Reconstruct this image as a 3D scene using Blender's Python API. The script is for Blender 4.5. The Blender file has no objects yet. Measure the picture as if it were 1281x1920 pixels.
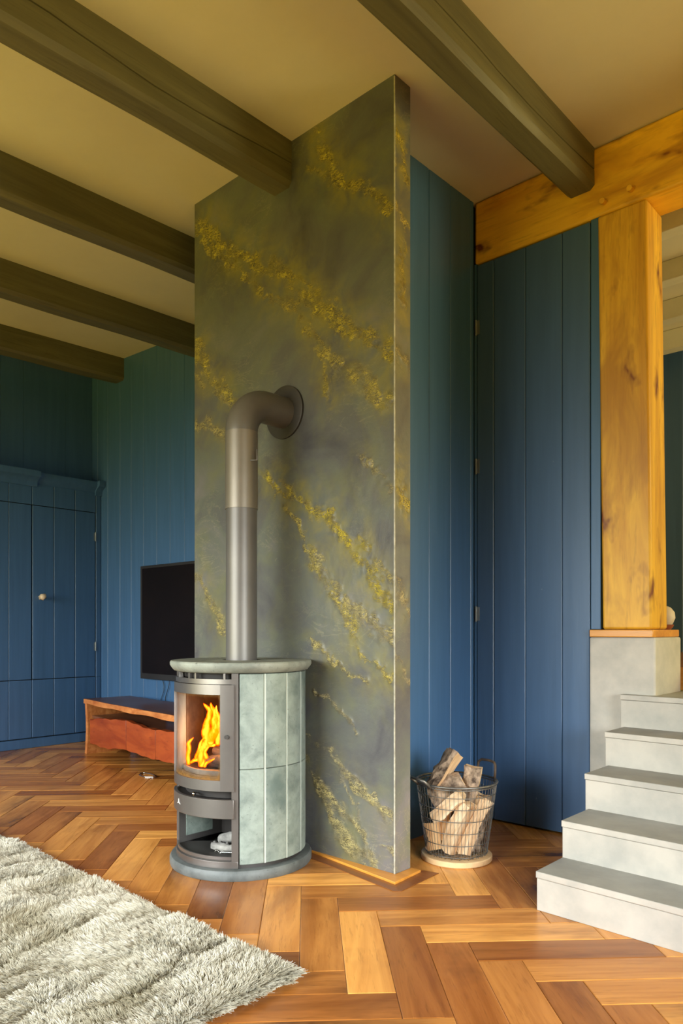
import bpy, math, random
import numpy as np
from math import sin, cos, pi, radians as R

# ------------------------------------------------------------------ camera, world, lights, exposure
SC = bpy.context.scene
COL = SC.collection
cam_d = bpy.data.cameras.new('camera')
cam = bpy.data.objects.new('camera', cam_d); COL.objects.link(cam)
cam.location = (0, 0, 1.10)
cam.rotation_euler = (pi / 2, 0, math.atan2(0.674, 0.7387))
cam_d.sensor_fit = 'VERTICAL'; cam_d.sensor_height = 36
cam_d.lens = 1364 / 1920 * 36
cam_d.shift_y = 220 / 1920
cam_d.clip_start = 0.05; cam_d.clip_end = 100
SC.camera = cam

W = bpy.data.worlds.new('world'); SC.world = W; W.use_nodes = True
_n = W.node_tree.nodes; _l = W.node_tree.links
_bg = _n['Background']
_tc = _n.new('ShaderNodeTexCoord'); _sx = _n.new('ShaderNodeSeparateXYZ'); _rp = _n.new('ShaderNodeValToRGB')
_mr = _n.new('ShaderNodeMapRange'); _mr.inputs[1].default_value = -1; _mr.inputs[2].default_value = 1
_l.new(_tc.outputs['Generated'], _sx.inputs[0]); _l.new(_sx.outputs[2], _mr.inputs[0]); _l.new(_mr.outputs[0], _rp.inputs[0])
_rp.color_ramp.elements[0].position = 0.47; _rp.color_ramp.elements[0].color = (0.42, 0.45, 0.10, 1)
_rp.color_ramp.elements[1].position = 0.53; _rp.color_ramp.elements[1].color = (0.75, 0.88, 1.0, 1)
_l.new(_rp.outputs[0], _bg.inputs[0]); _bg.inputs[1].default_value = 0.2

def area(name, loc, aim, sx, sy, watts, colour, spread=180):
    d = bpy.data.lights.new(name, 'AREA'); d.shape = 'RECTANGLE'; d.size = sx; d.size_y = sy
    d.energy = watts; d.color = colour; d.spread = R(spread)
    o = bpy.data.objects.new(name, d); COL.objects.link(o); o.location = loc
    from mathutils import Vector
    v = Vector(aim) - Vector(loc)
    o.rotation_euler = v.to_track_quat('-Z', 'Y').to_euler()
    return o
SKYC = (0.88, 0.95, 1.0); LAWN = (1.0, 0.84, 0.13)
# windows in the front wall (behind the camera) : skylight coming down, lawn light going up
area('sky_light', (-3.8, -2.6, 1.6), (-3.8, 2.0, -0.6), 5.4, 1.8, 180, SKYC, 76)
area('lawn_light', (-4.1, -2.6, 1.1), (-4.1, 2.0, 4.2), 5.4, 1.6, 76, LAWN, 115)
# windows in the right wall
area('sky_light', (2.7, 0.4, 1.3), (-2.0, 1.8, -1.0), 2.6, 1.4, 95, SKYC, 70)
area('lawn_light', (2.7, 0.4, 1.1), (-2.0, 1.8, 4.2), 2.6, 1.6, 17, LAWN, 115)
# window of the upper room
area('sky_light', (2.6, 5.4, 2.15), (-1.0, 5.4, 3.6), 1.8, 1.7, 150, (1.0, 0.88, 0.40), 170)
SC.view_settings.view_transform = 'Standard'; SC.view_settings.look = 'None'
SC.view_settings.exposure = 0.0; SC.view_settings.gamma = 1.0
SC.view_settings.use_curve_mapping = False
SC.cycles.use_denoising = True
SC.cycles.max_bounces = 8
SC.cycles.sample_clamp_indirect = 6.0
SC.cycles.caustics_reflective = False; SC.cycles.caustics_refractive = False

# ------------------------------------------------------------------ materials
def nodes(name):
    m = bpy.data.materials.new(name); m.use_nodes = True
    nt = m.node_tree; b = nt.nodes['Principled BSDF']
    return m, nt.nodes, nt.links, b
def texco(n, l, scale=(1, 1, 1), rot=(0, 0, 0), jitter=True):
    tc = n.new('ShaderNodeTexCoord'); mp = n.new('ShaderNodeMapping')
    mp.inputs['Scale'].default_value = scale; mp.inputs['Rotation'].default_value = rot
    if jitter:
        oi = n.new('ShaderNodeObjectInfo'); mu = n.new('ShaderNodeVectorMath'); mu.operation = 'MULTIPLY_ADD'
        mu.inputs[1].default_value = (17.3, 9.1, 13.7); l.new(oi.outputs['Random'], mu.inputs[0])
        l.new(tc.outputs['Object'], mu.inputs[2]); l.new(mu.outputs[0], mp.inputs[0])
    else:
        l.new(tc.outputs['Object'], mp.inputs[0])
    return mp
def noise(n, l, vec, scale, detail=5, rough=0.6, dist=0.0):
    t = n.new('ShaderNodeTexNoise'); t.inputs['Scale'].default_value = scale; t.inputs['Detail'].default_value = detail
    t.inputs['Roughness'].default_value = rough; t.inputs['Distortion'].default_value = dist
    l.new(vec.outputs[0], t.inputs['Vector']); return t
def ramp(n, l, src, stops):
    r = n.new('ShaderNodeValToRGB'); cr = r.color_ramp
    while len(cr.elements) < len(stops): cr.elements.new(0.5)
    for e, (p, c) in zip(cr.elements, stops):
        e.position = p; e.color = (*c, 1) if len(c) == 3 else c
    l.new(src, r.inputs[0]); return r
def mix(n, l, a, b, f, mode='MIX'):
    m = n.new('ShaderNodeMix'); m.data_type = 'RGBA'; m.blend_type = mode
    for s, k in ((a, 6), (b, 7), (f, 0)):
        if isinstance(s, (int, float)): m.inputs[k].default_value = s
        elif isinstance(s, tuple): m.inputs[k].default_value = (*s, 1)
        else: l.new(s, m.inputs[k])
    return m.outputs[2]
def bump(n, l, b, h, strength, dist=0.01):
    bp = n.new('ShaderNodeBump'); bp.inputs['Strength'].default_value = strength; bp.inputs['Distance'].default_value = dist
    l.new(h, bp.inputs['Height']); l.new(bp.outputs[0], b.inputs['Normal']); return bp
def mottled(name, ca, cb, scale=4, rough=0.6, bs=0.15, stretch=(1, 1, 1), detail=6, metal=0.0, lo=0.35, hi=0.65, fine=60, jitter=True):
    m, n, l, b = nodes(name)
    mp = texco(n, l, stretch, jitter=jitter)
    t = noise(n, l, mp, scale, detail)
    r = ramp(n, l, t.outputs[0], [(lo, ca), (hi, cb)])
    l.new(r.outputs[0], b.inputs['Base Color'])
    b.inputs['Roughness'].default_value = rough; b.inputs['Metallic'].default_value = metal
    if bs:
        f = noise(n, l, mp, fine, 4); bump(n, l, b, f.outputs[0], bs, 0.004)
    return m
def wood(name, dark, light, axis=0, rough=0.45, knots=0.0, grain=14, bs=0.15, vary=0.0, knotc=(0.12, 0.03, 0.005), stops=None, long=0.09):
    m, n, l, b = nodes(name)
    s = [1.0, 1.0, 1.0]; s[axis] = long
    mp = texco(n, l, tuple(s))
    t = noise(n, l, mp, grain, 7, 0.62, 1.2)
    t2 = noise(n, l, mp, grain * 7, 3, 0.7)
    r = ramp(n, l, t.outputs[0], stops or [(0.32, dark), (0.68, light)])
    c = mix(n, l, r.outputs[0], tuple(x * 0.55 for x in dark), ramp(n, l, t2.outputs[0], [(0.56, (0, 0, 0)), (0.75, (0.55, 0.55, 0.55))]).outputs[0])
    if knots:
        mp2 = texco(n, l, tuple(0.45 if i == axis else 1.0 for i in range(3)))
        v = n.new('ShaderNodeTexVoronoi'); v.inputs['Scale'].default_value = knots; v.inputs['Randomness'].default_value = 1
        nn = noise(n, l, mp2, 9, 3); ad = n.new('ShaderNodeVectorMath'); ad.operation = 'MULTIPLY_ADD'
        ad.inputs[1].default_value = (0.25, 0.25, 0.25); l.new(nn.outputs['Color'], ad.inputs[0]); l.new(mp2.outputs[0], ad.inputs[2])
        l.new(ad.outputs[0], v.inputs['Vector'])
        kr = ramp(n, l, v.outputs['Distance'], [(0.06, (1, 1, 1)), (0.17, (0.45, 0.45, 0.45)), (0.34, (0, 0, 0))])
        c = mix(n, l, c, knotc, kr.outputs[0])
        big = noise(n, l, mp2, 3.2, 4, 0.6, 0.8)
        c = mix(n, l, c, tuple(0.5 * (a + k) for a, k in zip(dark, knotc)), ramp(n, l, big.outputs[0], [(0.52, (0, 0, 0)), (0.70, (0.65, 0.65, 0.65))]).outputs[0])
    if vary:
        oi = n.new('ShaderNodeObjectInfo'); ge = n.new('ShaderNodeNewGeometry')
        ad = n.new('ShaderNodeMath'); ad.operation = 'ADD'; l.new(oi.outputs['Random'], ad.inputs[0]); l.new(ge.outputs['Random Per Island'], ad.inputs[1])
        fr = n.new('ShaderNodeMath'); fr.operation = 'FRACT'; l.new(ad.outputs[0], fr.inputs[0])
        vr = ramp(n, l, fr.outputs[0], [(0.0, (0.42, 0.30, 0.24)), (0.22, (0.62, 0.47, 0.38)), (0.5, (0.95, 0.88, 0.8)), (0.78, (1.15, 1.1, 1.0)), (1.0, (1.4, 1.45, 1.35))])
        c = mix(n, l, c, vr.outputs[0], vary, 'MULTIPLY')
    l.new(c, b.inputs['Base Color']); b.inputs['Roughness'].default_value = rough
    if bs: bump(n, l, b, t2.outputs[0], bs, 0.003)
    return m
def emit(name, colour, strength):
    m, n, l, b = nodes(name); b.inputs['Emission Color'].default_value = (*colour, 1); b.inputs['Emission Strength'].default_value = strength
    b.inputs['Base Color'].default_value = (*colour, 1); return m

M = {}
def blue_paint(name, c1, c2):
    m, n, l, b = nodes(name)
    mp = texco(n, l, (1, 1, 0.06)); t = noise(n, l, mp, 22, 5); r = ramp(n, l, t.outputs[0], [(0.3, c1), (0.7, c2)])
    mp2 = texco(n, l, (1, 1, 0.35)); t2 = noise(n, l, mp2, 30, 3, 0.8)
    chip = ramp(n, l, t2.outputs[0], [(0.755, (0, 0, 0)), (0.775, (0.7, 0.7, 0.7))])
    c = mix(n, l, r.outputs[0], (0.30, 0.40, 0.42), chip.outputs[0])
    l.new(c, b.inputs['Base Color']); b.inputs['Roughness'].default_value = 0.42
    bump(n, l, b, t.outputs[0], 0.18, 0.006); return m
M['blue'] = blue_paint('blue_paint', (0.045, 0.112, 0.225), (0.057, 0.136, 0.275))
M['blue_door'] = blue_paint('blue_door_paint', (0.050, 0.104, 0.200), (0.060, 0.122, 0.232))
M['gap'] = mottled('dark_gap', (0.008, 0.012, 0.016), (0.015, 0.02, 0.025), rough=0.9, bs=0)
M['ceiling'] = mottled('ceiling_plaster', (0.60, 0.53, 0.38), (0.65, 0.58, 0.42), scale=1.5, rough=0.85, bs=0.05, fine=30)
M['beam'] = wood('olive_beam_wood', (0.085, 0.074, 0.034), (0.155, 0.135, 0.062), axis=1, rough=0.5, grain=9, bs=0.25, long=0.05)
M['crack'] = mottled('beam_crack', (0.01, 0.008, 0.004), (0.02, 0.014, 0.008), rough=0.9, bs=0)
ORK = dict(dark=(0.52, 0.235, 0.012), light=(0.80, 0.45, 0.03))
M['timber_v'] = wood('golden_pine_upright', axis=2, rough=0.5, knots=6.0, grain=7, knotc=(0.16, 0.035, 0.004), bs=0.2, **ORK)
M['timber_h'] = wood('golden_pine_crossbeam', axis=0, rough=0.5, knots=6.0, grain=7, knotc=(0.16, 0.035, 0.004), bs=0.2, dark=(0.72, 0.33, 0.012), light=(0.94, 0.54, 0.03))
M['cap'] = wood('orange_cap_wood', (0.50, 0.19, 0.025), (0.72, 0.32, 0.05), axis=0, rough=0.35, grain=8)
M['oak'] = wood('oak_parquet', (0.42, 0.165, 0.034), (0.66, 0.31, 0.078), axis=0, rough=0.27, knots=1.6, grain=11, vary=0.92, bs=0.12, knotc=(0.06, 0.02, 0.008))
M['foot_shade'] = wood('foot_shade_brown', (0.17, 0.055, 0.016), (0.26, 0.09, 0.025), axis=0, rough=0.3, grain=10)  # brown for the shade painted on the floor at the slab foot
M['joint'] = mottled('parquet_joint', (0.05, 0.02, 0.008), (0.09, 0.035, 0.012), rough=0.8, bs=0)
M['redwood'] = wood('red_orange_slab_wood', (0.22, 0.030, 0.005), (0.38, 0.075, 0.013), axis=0, rough=0.45, grain=6, long=0.25, bs=0.15)
M['redwood_edge'] = wood('orange_slab_edge', (0.36, 0.10, 0.02), (0.60, 0.24, 0.07), axis=0, rough=0.4, grain=18, long=0.3)
M['walnut'] = wood('dark_bench_top', (0.10, 0.035, 0.018), (0.17, 0.065, 0.032), axis=0, rough=0.32, grain=8)
M['plaster'] = mottled('cream_microcement', (0.38, 0.365, 0.325), (0.52, 0.485, 0.42), scale=5, rough=0.7, bs=0.12, fine=45)
M['tread'] = mottled('shaded_microcement', (0.25, 0.245, 0.215), (0.35, 0.34, 0.30), scale=4, rough=0.6, bs=0.12, fine=45)  # darker copy of the step cement, shade on tread tops put into colour
M['white_wall'] = mottled('white_plaster', (0.70, 0.68, 0.62), (0.76, 0.74, 0.68), scale=2, rough=0.9, bs=0.05)
M['cream_board'] = mottled('cream_ceiling_board', (0.66, 0.60, 0.44), (0.74, 0.68, 0.50), scale=3, rough=0.6, bs=0.05)
M['steel'] = mottled('grey_stove_steel', (0.17, 0.155, 0.145), (0.21, 0.195, 0.18), scale=3, rough=0.36, bs=0.03, metal=0.75, fine=200)
M['steel_dark'] = mottled('dark_stove_steel', (0.045, 0.04, 0.038), (0.06, 0.055, 0.05), rough=0.5, bs=0.03, metal=0.5)
M['pipe'] = mottled('grey_pipe_paint', (0.13, 0.12, 0.11), (0.16, 0.148, 0.132), rough=0.42, bs=0.02, metal=0.35, fine=200)
M['pipe_light'] = mottled('brushed_pipe_steel', (0.20, 0.175, 0.14), (0.24, 0.21, 0.17), rough=0.42, bs=0.02, metal=0.5, fine=200)
M['black'] = mottled('soot_black', (0.010, 0.008, 0.007), (0.022, 0.017, 0.014), rough=0.8, bs=0.1)
M['screen'] = mottled('black_screen', (0.006, 0.004, 0.004), (0.008, 0.005, 0.005), rough=0.22, bs=0)
M['screen'].node_tree.nodes['Principled BSDF'].inputs['Specular IOR Level'].default_value = 0.2
M['bezel'] = mottled('dark_bezel', (0.018, 0.016, 0.016), (0.024, 0.022, 0.022), rough=0.4, bs=0)
M['knob'] = mottled('pale_driftwood', (0.50, 0.36, 0.22), (0.75, 0.60, 0.42), scale=25, rough=0.6)
M['iron'] = mottled('grey_wire', (0.10, 0.095, 0.085), (0.20, 0.185, 0.16), scale=30, rough=0.45, metal=0.7, bs=0.1)
M['rust'] = mottled('brown_wire_handle', (0.045, 0.028, 0.018), (0.10, 0.065, 0.04), scale=30, rough=0.6, metal=0.3, bs=0.1)
M['bark'] = mottled('log_bark', (0.06, 0.036, 0.022), (0.46, 0.33, 0.22), scale=20, rough=0.9, bs=1.0, stretch=(1, 1, 1), lo=0.38, hi=0.62, fine=70)
M['split'] = wood('split_log_face', (0.50, 0.28, 0.13), (0.80, 0.62, 0.40), axis=2, rough=0.75, grain=16, bs=0.5, long=0.12, stops=[(0.30, (0.42, 0.20, 0.08)), (0.48, (0.68, 0.47, 0.27)), (0.66, (0.84, 0.68, 0.47))])
M['split_orange'] = wood('orange_split_log', (0.45, 0.20, 0.06), (0.72, 0.48, 0.24), axis=2, rough=0.75, grain=13, bs=0.5, long=0.12)
M['pale_wood'] = wood('pale_round_board', (0.60, 0.38, 0.18), (0.72, 0.50, 0.27), axis=0, rough=0.5, grain=9)
M['brick'] = mottled('firebrick', (0.10, 0.075, 0.055), (0.20, 0.16, 0.12), scale=12, rough=0.9, bs=0.4)
M['liner'] = mottled('beige_liner', (0.10, 0.095, 0.075), (0.20, 0.19, 0.15), scale=22, rough=0.6, bs=0.2, stretch=(1, 1, .2))
M['char'] = mottled('charred_log', (0.012, 0.009, 0.008), (0.05, 0.03, 0.02), scale=30, rough=0.9, bs=0.6)
M['glove'] = mottled('grey_glove', (0.13, 0.125, 0.115), (0.36, 0.345, 0.31), scale=18, rough=0.9, bs=0.5)
M['chrome'] = mottled('bright_steel', (0.65, 0.65, 0.63), (0.75, 0.75, 0.72), rough=0.2, bs=0, metal=1)
M['hinge'] = mottled('hinge_steel', (0.20, 0.22, 0.22), (0.30, 0.32, 0.32), rough=0.45, bs=0, metal=0.6)
M['emblem'] = mottled('pale_emblem', (0.60, 0.58, 0.53), (0.66, 0.64, 0.6), rough=0.4, bs=0)
M['vase'] = mottled('beige_stone', (0.52, 0.42, 0.30), (0.62, 0.52, 0.39), rough=0.6)
M['terracotta'] = mottled('red_brown_dish', (0.25, 0.07, 0.03), (0.36, 0.12, 0.05), rough=0.4, bs=0)
M['rug_base'] = mottled('rug_backing', (0.42, 0.37, 0.26), (0.62, 0.57, 0.44), scale=8, rough=1, bs=0.5)
M['cable'] = mottled('black_cable', (0.01, 0.012, 0.015), (0.02, 0.022, 0.025), rough=0.5, bs=0)

def soapstone(name, ca, cb, cd, scale=9):
    m, n, l, b = nodes(name)
    mp = texco(n, l); t = noise(n, l, mp, scale, 8, 0.7, 0.3)
    r = ramp(n, l, t.outputs[0], [(0.30, ca), (0.52, cb), (0.72, tuple(min(1, x * 1.28) for x in cb))])
    big = noise(n, l, mp, 3.3, 4, 0.6); br = ramp(n, l, big.outputs[0], [(0.56, (0, 0, 0)), (0.72, (0.8, 0.8, 0.8))])
    c = mix(n, l, r.outputs[0], cd, br.outputs[0])
    sp = noise(n, l, mp, 60, 4, 0.75); sr = ramp(n, l, sp.outputs[0], [(0.62, (0, 0, 0)), (0.72, (0.75, 0.75, 0.75))])
    c = mix(n, l, c, tuple(x * 0.35 for x in cd), sr.outputs[0])
    l.new(c, b.inputs['Base Color']); b.inputs['Roughness'].default_value = 0.55
    bump(n, l, b, sp.outputs[0], 0.15, 0.003); return m
M['soap'] = soapstone('soapstone_panel', (0.120, 0.150, 0.132), (0.225, 0.268, 0.232), (0.080, 0.118, 0.108))
M['soap_plate'] = soapstone('soapstone_plate', (0.15, 0.16, 0.135), (0.25, 0.265, 0.22), (0.10, 0.11, 0.09))
M['soap_base'] = soapstone('dark_soapstone_base', (0.055, 0.062, 0.060), (0.105, 0.116, 0.112), (0.035, 0.040, 0.038))
M['seam_highlight'] = mottled('soapstone_seam_highlight', (0.42, 0.47, 0.41), (0.50, 0.55, 0.48), scale=20, rough=0.6, bs=0.1)  # light caught on panel edges, put into a pale colour

def slate(name='slate_veneer', k=1.0):
    m, n, l, b = nodes(name)
    mp = texco(n, l, (1, 1, 1), jitter=False)
    t = noise(n, l, mp, 2.2, 7, 0.6, 0.8)
    r = ramp(n, l, t.outputs[0], [(0.28, (0.050, 0.047, 0.056)), (0.45, (0.088, 0.088, 0.086)), (0.56, (0.105, 0.112, 0.092)), (0.70, (0.140, 0.133, 0.128))])
    pt = noise(n, l, mp, 3.1, 5, 0.6, 0.5); pr = ramp(n, l, pt.outputs[0], [(0.52, (0, 0, 0)), (0.72, (0.5, 0.5, 0.5))])
    c = mix(n, l, r.outputs[0], (0.145, 0.145, 0.05), pr.outputs[0])
    at = n.new('ShaderNodeAttribute'); at.attribute_name = 'vein'
    ag = n.new('ShaderNodeAttribute'); ag.attribute_name = 'gold'
    ah = n.new('ShaderNodeAttribute'); ah.attribute_name = 'haze'
    hz = noise(n, l, mp, 7, 5, 0.65, 0.6); hm = n.new('ShaderNodeMath'); hm.operation = 'MULTIPLY'; l.new(ah.outputs['Fac'], hm.inputs[0])
    l.new(ramp(n, l, hz.outputs[0], [(0.38, (0, 0, 0)), (0.66, (0.9, 0.9, 0.9))]).outputs[0], hm.inputs[1])
    c = mix(n, l, c, (0.22, 0.185, 0.035), hm.outputs[0])
    def ridge(vec, sc, dist, lo, hi):
        q = noise(n, l, vec, sc, 5, 0.65, dist)
        a1 = n.new('ShaderNodeMath'); a1.operation = 'SUBTRACT'; l.new(q.outputs[0], a1.inputs[0]); a1.inputs[1].default_value = 0.5
        a2 = n.new('ShaderNodeMath'); a2.operation = 'ABSOLUTE'; l.new(a1.outputs[0], a2.inputs[0])
        return ramp(n, l, a2.outputs[0], [(lo, (1, 1, 1)), (hi, (0, 0, 0))])
    md = texco(n, l, (0.45, 1, 1.25), (0, R(-38), 0), jitter=False)
    r1 = ridge(md, 20, 1.4, 0.003, 0.018); r2 = ridge(md, 75, 1.0, 0.004, 0.030)
    halo = ramp(n, l, at.outputs['Fac'], [(0.10, (0, 0, 0)), (0.85, (0.70, 0.70, 0.70))])
    pn = noise(n, l, mp, 26, 6, 0.7, 1.0)
    h2 = mix(n, l, (0.060, 0.045, 0.022), mix(n, l, (0.13, 0.12, 0.10), (0.17, 0.13, 0.022), ag.outputs['Fac']), ramp(n, l, pn.outputs[0], [(0.40, (0, 0, 0)), (0.58, (1, 1, 1))]).outputs[0])
    c = mix(n, l, c, h2, halo.outputs[0])
    gc = mix(n, l, (0.50, 0.46, 0.36), (0.78, 0.62, 0.05), ag.outputs['Fac'])
    mx_ = n.new('ShaderNodeMath'); mx_.operation = 'MAXIMUM'; l.new(r1.outputs[0], mx_.inputs[0]); l.new(r2.outputs[0], mx_.inputs[1])
    # threads only show inside the veins, a few faint ones everywhere
    ga = ramp(n, l, at.outputs['Fac'], [(0.22, (0, 0, 0)), (0.80, (1, 1, 1))])
    pg = noise(n, l, mp, 11, 4, 0.6, 1.0); pgr = ramp(n, l, pg.outputs[0], [(0.40, (0.15, 0.15, 0.15)), (0.58, (1, 1, 1))])
    gp = n.new('ShaderNodeMath'); gp.operation = 'MULTIPLY'; l.new(ga.outputs[0], gp.inputs[0]); l.new(pgr.outputs[0], gp.inputs[1])
    mu = n.new('ShaderNodeMath'); mu.operation = 'MULTIPLY'; l.new(mx_.outputs[0], mu.inputs[0]); l.new(gp.outputs[0], mu.inputs[1])
    c = mix(n, l, c, gc, mu.outputs[0])
    lowm = noise(n, l, mp, 2.4, 3, 0.5); lr = ramp(n, l, lowm.outputs[0], [(0.50, (0, 0, 0)), (0.68, (0.35, 0.35, 0.35))])
    m3 = n.new('ShaderNodeMath'); m3.operation = 'MULTIPLY'; l.new(ridge(md, 9, 1.5, 0.002, 0.016).outputs[0], m3.inputs[0]); l.new(lr.outputs[0], m3.inputs[1])
    c = mix(n, l, c, (0.34, 0.30, 0.18), m3.outputs[0])
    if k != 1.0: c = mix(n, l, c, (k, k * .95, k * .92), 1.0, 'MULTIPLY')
    l.new(c, b.inputs['Base Color']); b.inputs['Roughness'].default_value = 0.36
    f2 = noise(n, l, mp, 9, 8, 0.6)
    ma = n.new('ShaderNodeMath'); ma.operation = 'MULTIPLY_ADD'; l.new(mu.outputs[0], ma.inputs[0]); ma.inputs[1].default_value = 0.8; l.new(f2.outputs[0], ma.inputs[2])
    bump(n, l, b, ma.outputs[0], 0.55, 0.006); return m
M['slate'] = slate(); M['slate_lit'] = slate('lit_slate_veneer', 1.5)  # second copy lightened: stronger light on the end face put into colour

def glass():
    m, n, l, b = nodes('sooty_stove_glass')
    out = n['Material Output']; tr = n.new('ShaderNodeBsdfTransparent'); gl = n.new('ShaderNodeBsdfGlossy'); gl.inputs['Roughness'].default_value = 0.04
    fr = n.new('ShaderNodeFresnel'); fr.inputs[0].default_value = 1.28
    ge = n.new('ShaderNodeNewGeometry'); iv = n.new('ShaderNodeMath'); iv.operation = 'SUBTRACT'; iv.inputs[0].default_value = 1.0; l.new(ge.outputs['Backfacing'], iv.inputs[1])
    fm = n.new('ShaderNodeMath'); fm.operation = 'MULTIPLY'; l.new(fr.outputs[0], fm.inputs[0]); l.new(iv.outputs[0], fm.inputs[1])
    mx = n.new('ShaderNodeMixShader'); l.new(fm.outputs[0], mx.inputs[0]); l.new(tr.outputs[0], mx.inputs[1]); l.new(gl.outputs[0], mx.inputs[2])
    # soot: attribute 'soot' is painted on the pane towards its lower edge
    at = n.new('ShaderNodeAttribute'); at.attribute_name = 'soot'
    mp = texco(n, l); t = noise(n, l, mp, 14, 4)
    mu = n.new('ShaderNodeMath'); mu.operation = 'MULTIPLY'; l.new(at.outputs['Fac'], mu.inputs[0]); l.new(t.outputs[0], mu.inputs[1])
    sr = ramp(n, l, mu.outputs[0], [(0.12, (0, 0, 0)), (0.50, (0.9, 0.9, 0.9))])
    df = n.new('ShaderNodeBsdfDiffuse'); df.inputs[0].default_value = (0.20, 0.10, 0.03, 1)
    mx2 = n.new('ShaderNodeMixShader'); l.new(sr.outputs[0], mx2.inputs[0]); l.new(mx.outputs[0], mx2.inputs[1]); l.new(df.outputs[0], mx2.inputs[2])
    l.new(mx2.outputs[0], out.inputs[0]); return m
M['glass'] = glass()
def flame_mat():
    m, n, l, b = nodes('flame')
    out = n['Material Output']; em = n.new('ShaderNodeEmission'); tr = n.new('ShaderNodeBsdfTransparent')
    lw = n.new('ShaderNodeLayerWeight'); lw.inputs[0].default_value = 0.35
    at = n.new('ShaderNodeAttribute'); at.attribute_name = 'heat'
    mp = texco(n, l, (1, 1, 0.4)); t = noise(n, l, mp, 28, 3, 0.6, 0.6)
    ad = n.new('ShaderNodeMath'); ad.operation = 'MULTIPLY_ADD'; l.new(t.outputs[0], ad.inputs[0]); ad.inputs[1].default_value = 0.7; l.new(at.outputs['Fac'], ad.inputs[2])
    sb = n.new('ShaderNodeMath'); sb.operation = 'MULTIPLY_ADD'; l.new(lw.outputs['Facing'], sb.inputs[0]); sb.inputs[1].default_value = -0.75; l.new(ad.outputs[0], sb.inputs[2])
    r = ramp(n, l, sb.outputs[0], [(0.0, (0.8, 0.02, 0.0)), (0.25, (1.0, 0.10, 0.0)), (0.5, (1.0, 0.33, 0.02)), (0.75, (1.0, 0.62, 0.10)), (1.0, (1.0, 0.92, 0.55))])
    l.new(r.outputs[0], em.inputs[0]); em.inputs[1].default_value = 5.5
    ar = ramp(n, l, sb.outputs[0], [(0.0, (0, 0, 0)), (0.3, (1, 1, 1))])
    mx = n.new('ShaderNodeMixShader'); l.new(ar.outputs[0], mx.inputs[0]); l.new(tr.outputs[0], mx.inputs[1]); l.new(em.outputs[0], mx.inputs[2])
    l.new(mx.outputs[0], out.inputs[0]); return m
M['flame'] = flame_mat()
def pile_mat():
    m, n, l, b = nodes('rug_pile')
    hi = n.new('ShaderNodeHairInfo')
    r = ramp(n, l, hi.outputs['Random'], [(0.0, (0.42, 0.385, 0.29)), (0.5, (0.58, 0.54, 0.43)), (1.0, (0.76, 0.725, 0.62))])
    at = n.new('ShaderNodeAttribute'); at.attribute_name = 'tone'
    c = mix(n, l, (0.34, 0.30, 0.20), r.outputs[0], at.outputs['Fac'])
    l.new(c, b.inputs['Base Color']); b.inputs['Roughness'].default_value = 0.75
    return m
M['pile'] = pile_mat()

# ------------------------------------------------------------------ builders
BASE = {}
def at_base(parent): return BASE.get(parent.name, (0, 0, 0)) if parent else (0, 0, 0)
def mk(name, V, F, mat, parent=None, smooth=False, base=None, bevel=0, sub=0):
    bs = at_base(parent) if parent else (base or (0, 0, 0))
    me = bpy.data.meshes.new(name)
    me.from_pydata([(v[0] - bs[0], v[1] - bs[1], v[2] - bs[2]) for v in V], [], F)
    me.materials.append(M[mat] if isinstance(mat, str) else mat)
    me.validate(); me.update()
    if smooth: me.polygons.foreach_set('use_smooth', [True] * len(me.polygons))
    o = bpy.data.objects.new(name, me); COL.objects.link(o)
    if parent: o.parent = parent
    else: o.location = bs
    BASE[o.name] = bs
    if bevel:
        b = o.modifiers.new('bevel', 'BEVEL'); b.width = bevel; b.segments = 2; b.limit_method = 'ANGLE'; b.angle_limit = R(40)
    if smooth == 'auto' or bevel:
        me.polygons.foreach_set('use_smooth', [True] * len(me.polygons))
        try: me.set_sharp_from_angle(angle=R(38))
        except Exception: pass
    return o
def thing(name, label, cat, loc, group=None):
    o = bpy.data.objects.new(name, None); COL.objects.link(o); o.location = loc; o.empty_display_size = 0.1
    BASE[o.name] = tuple(loc); o['label'] = label; o['category'] = cat
    if group: o['group'] = group
    return o
def tag(o, label, cat, group=None):
    o['label'] = label; o['category'] = cat
    if group: o['group'] = group
    return o
def struct(o): o['kind'] = 'structure'; return o
def sroot(name):
    o = bpy.data.objects.new(name, None); COL.objects.link(o); o['kind'] = 'structure'; BASE[o.name] = (0, 0, 0); return o
def lv(z, p): return z(p[0], p[1]) if callable(z) else z
def prism(poly, z0, z1):
    n = len(poly)
    V = [(p[0], p[1], lv(z0, p)) for p in poly] + [(p[0], p[1], lv(z1, p)) for p in poly]
    F = [tuple(range(n))[::-1], tuple(range(n, 2 * n))] + [(i, (i + 1) % n, n + (i + 1) % n, n + i) for i in range(n)]
    return V, F
def box(x0, x1, y0, y1, z0, z1): return prism([(x0, y0), (x1, y0), (x1, y1), (x0, y1)], z0, z1)
def merge(*parts):
    V = []; F = []
    for v, f in parts:
        k = len(V); V += list(v); F += [tuple(i + k for i in q) for q in f]
    return V, F
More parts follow.
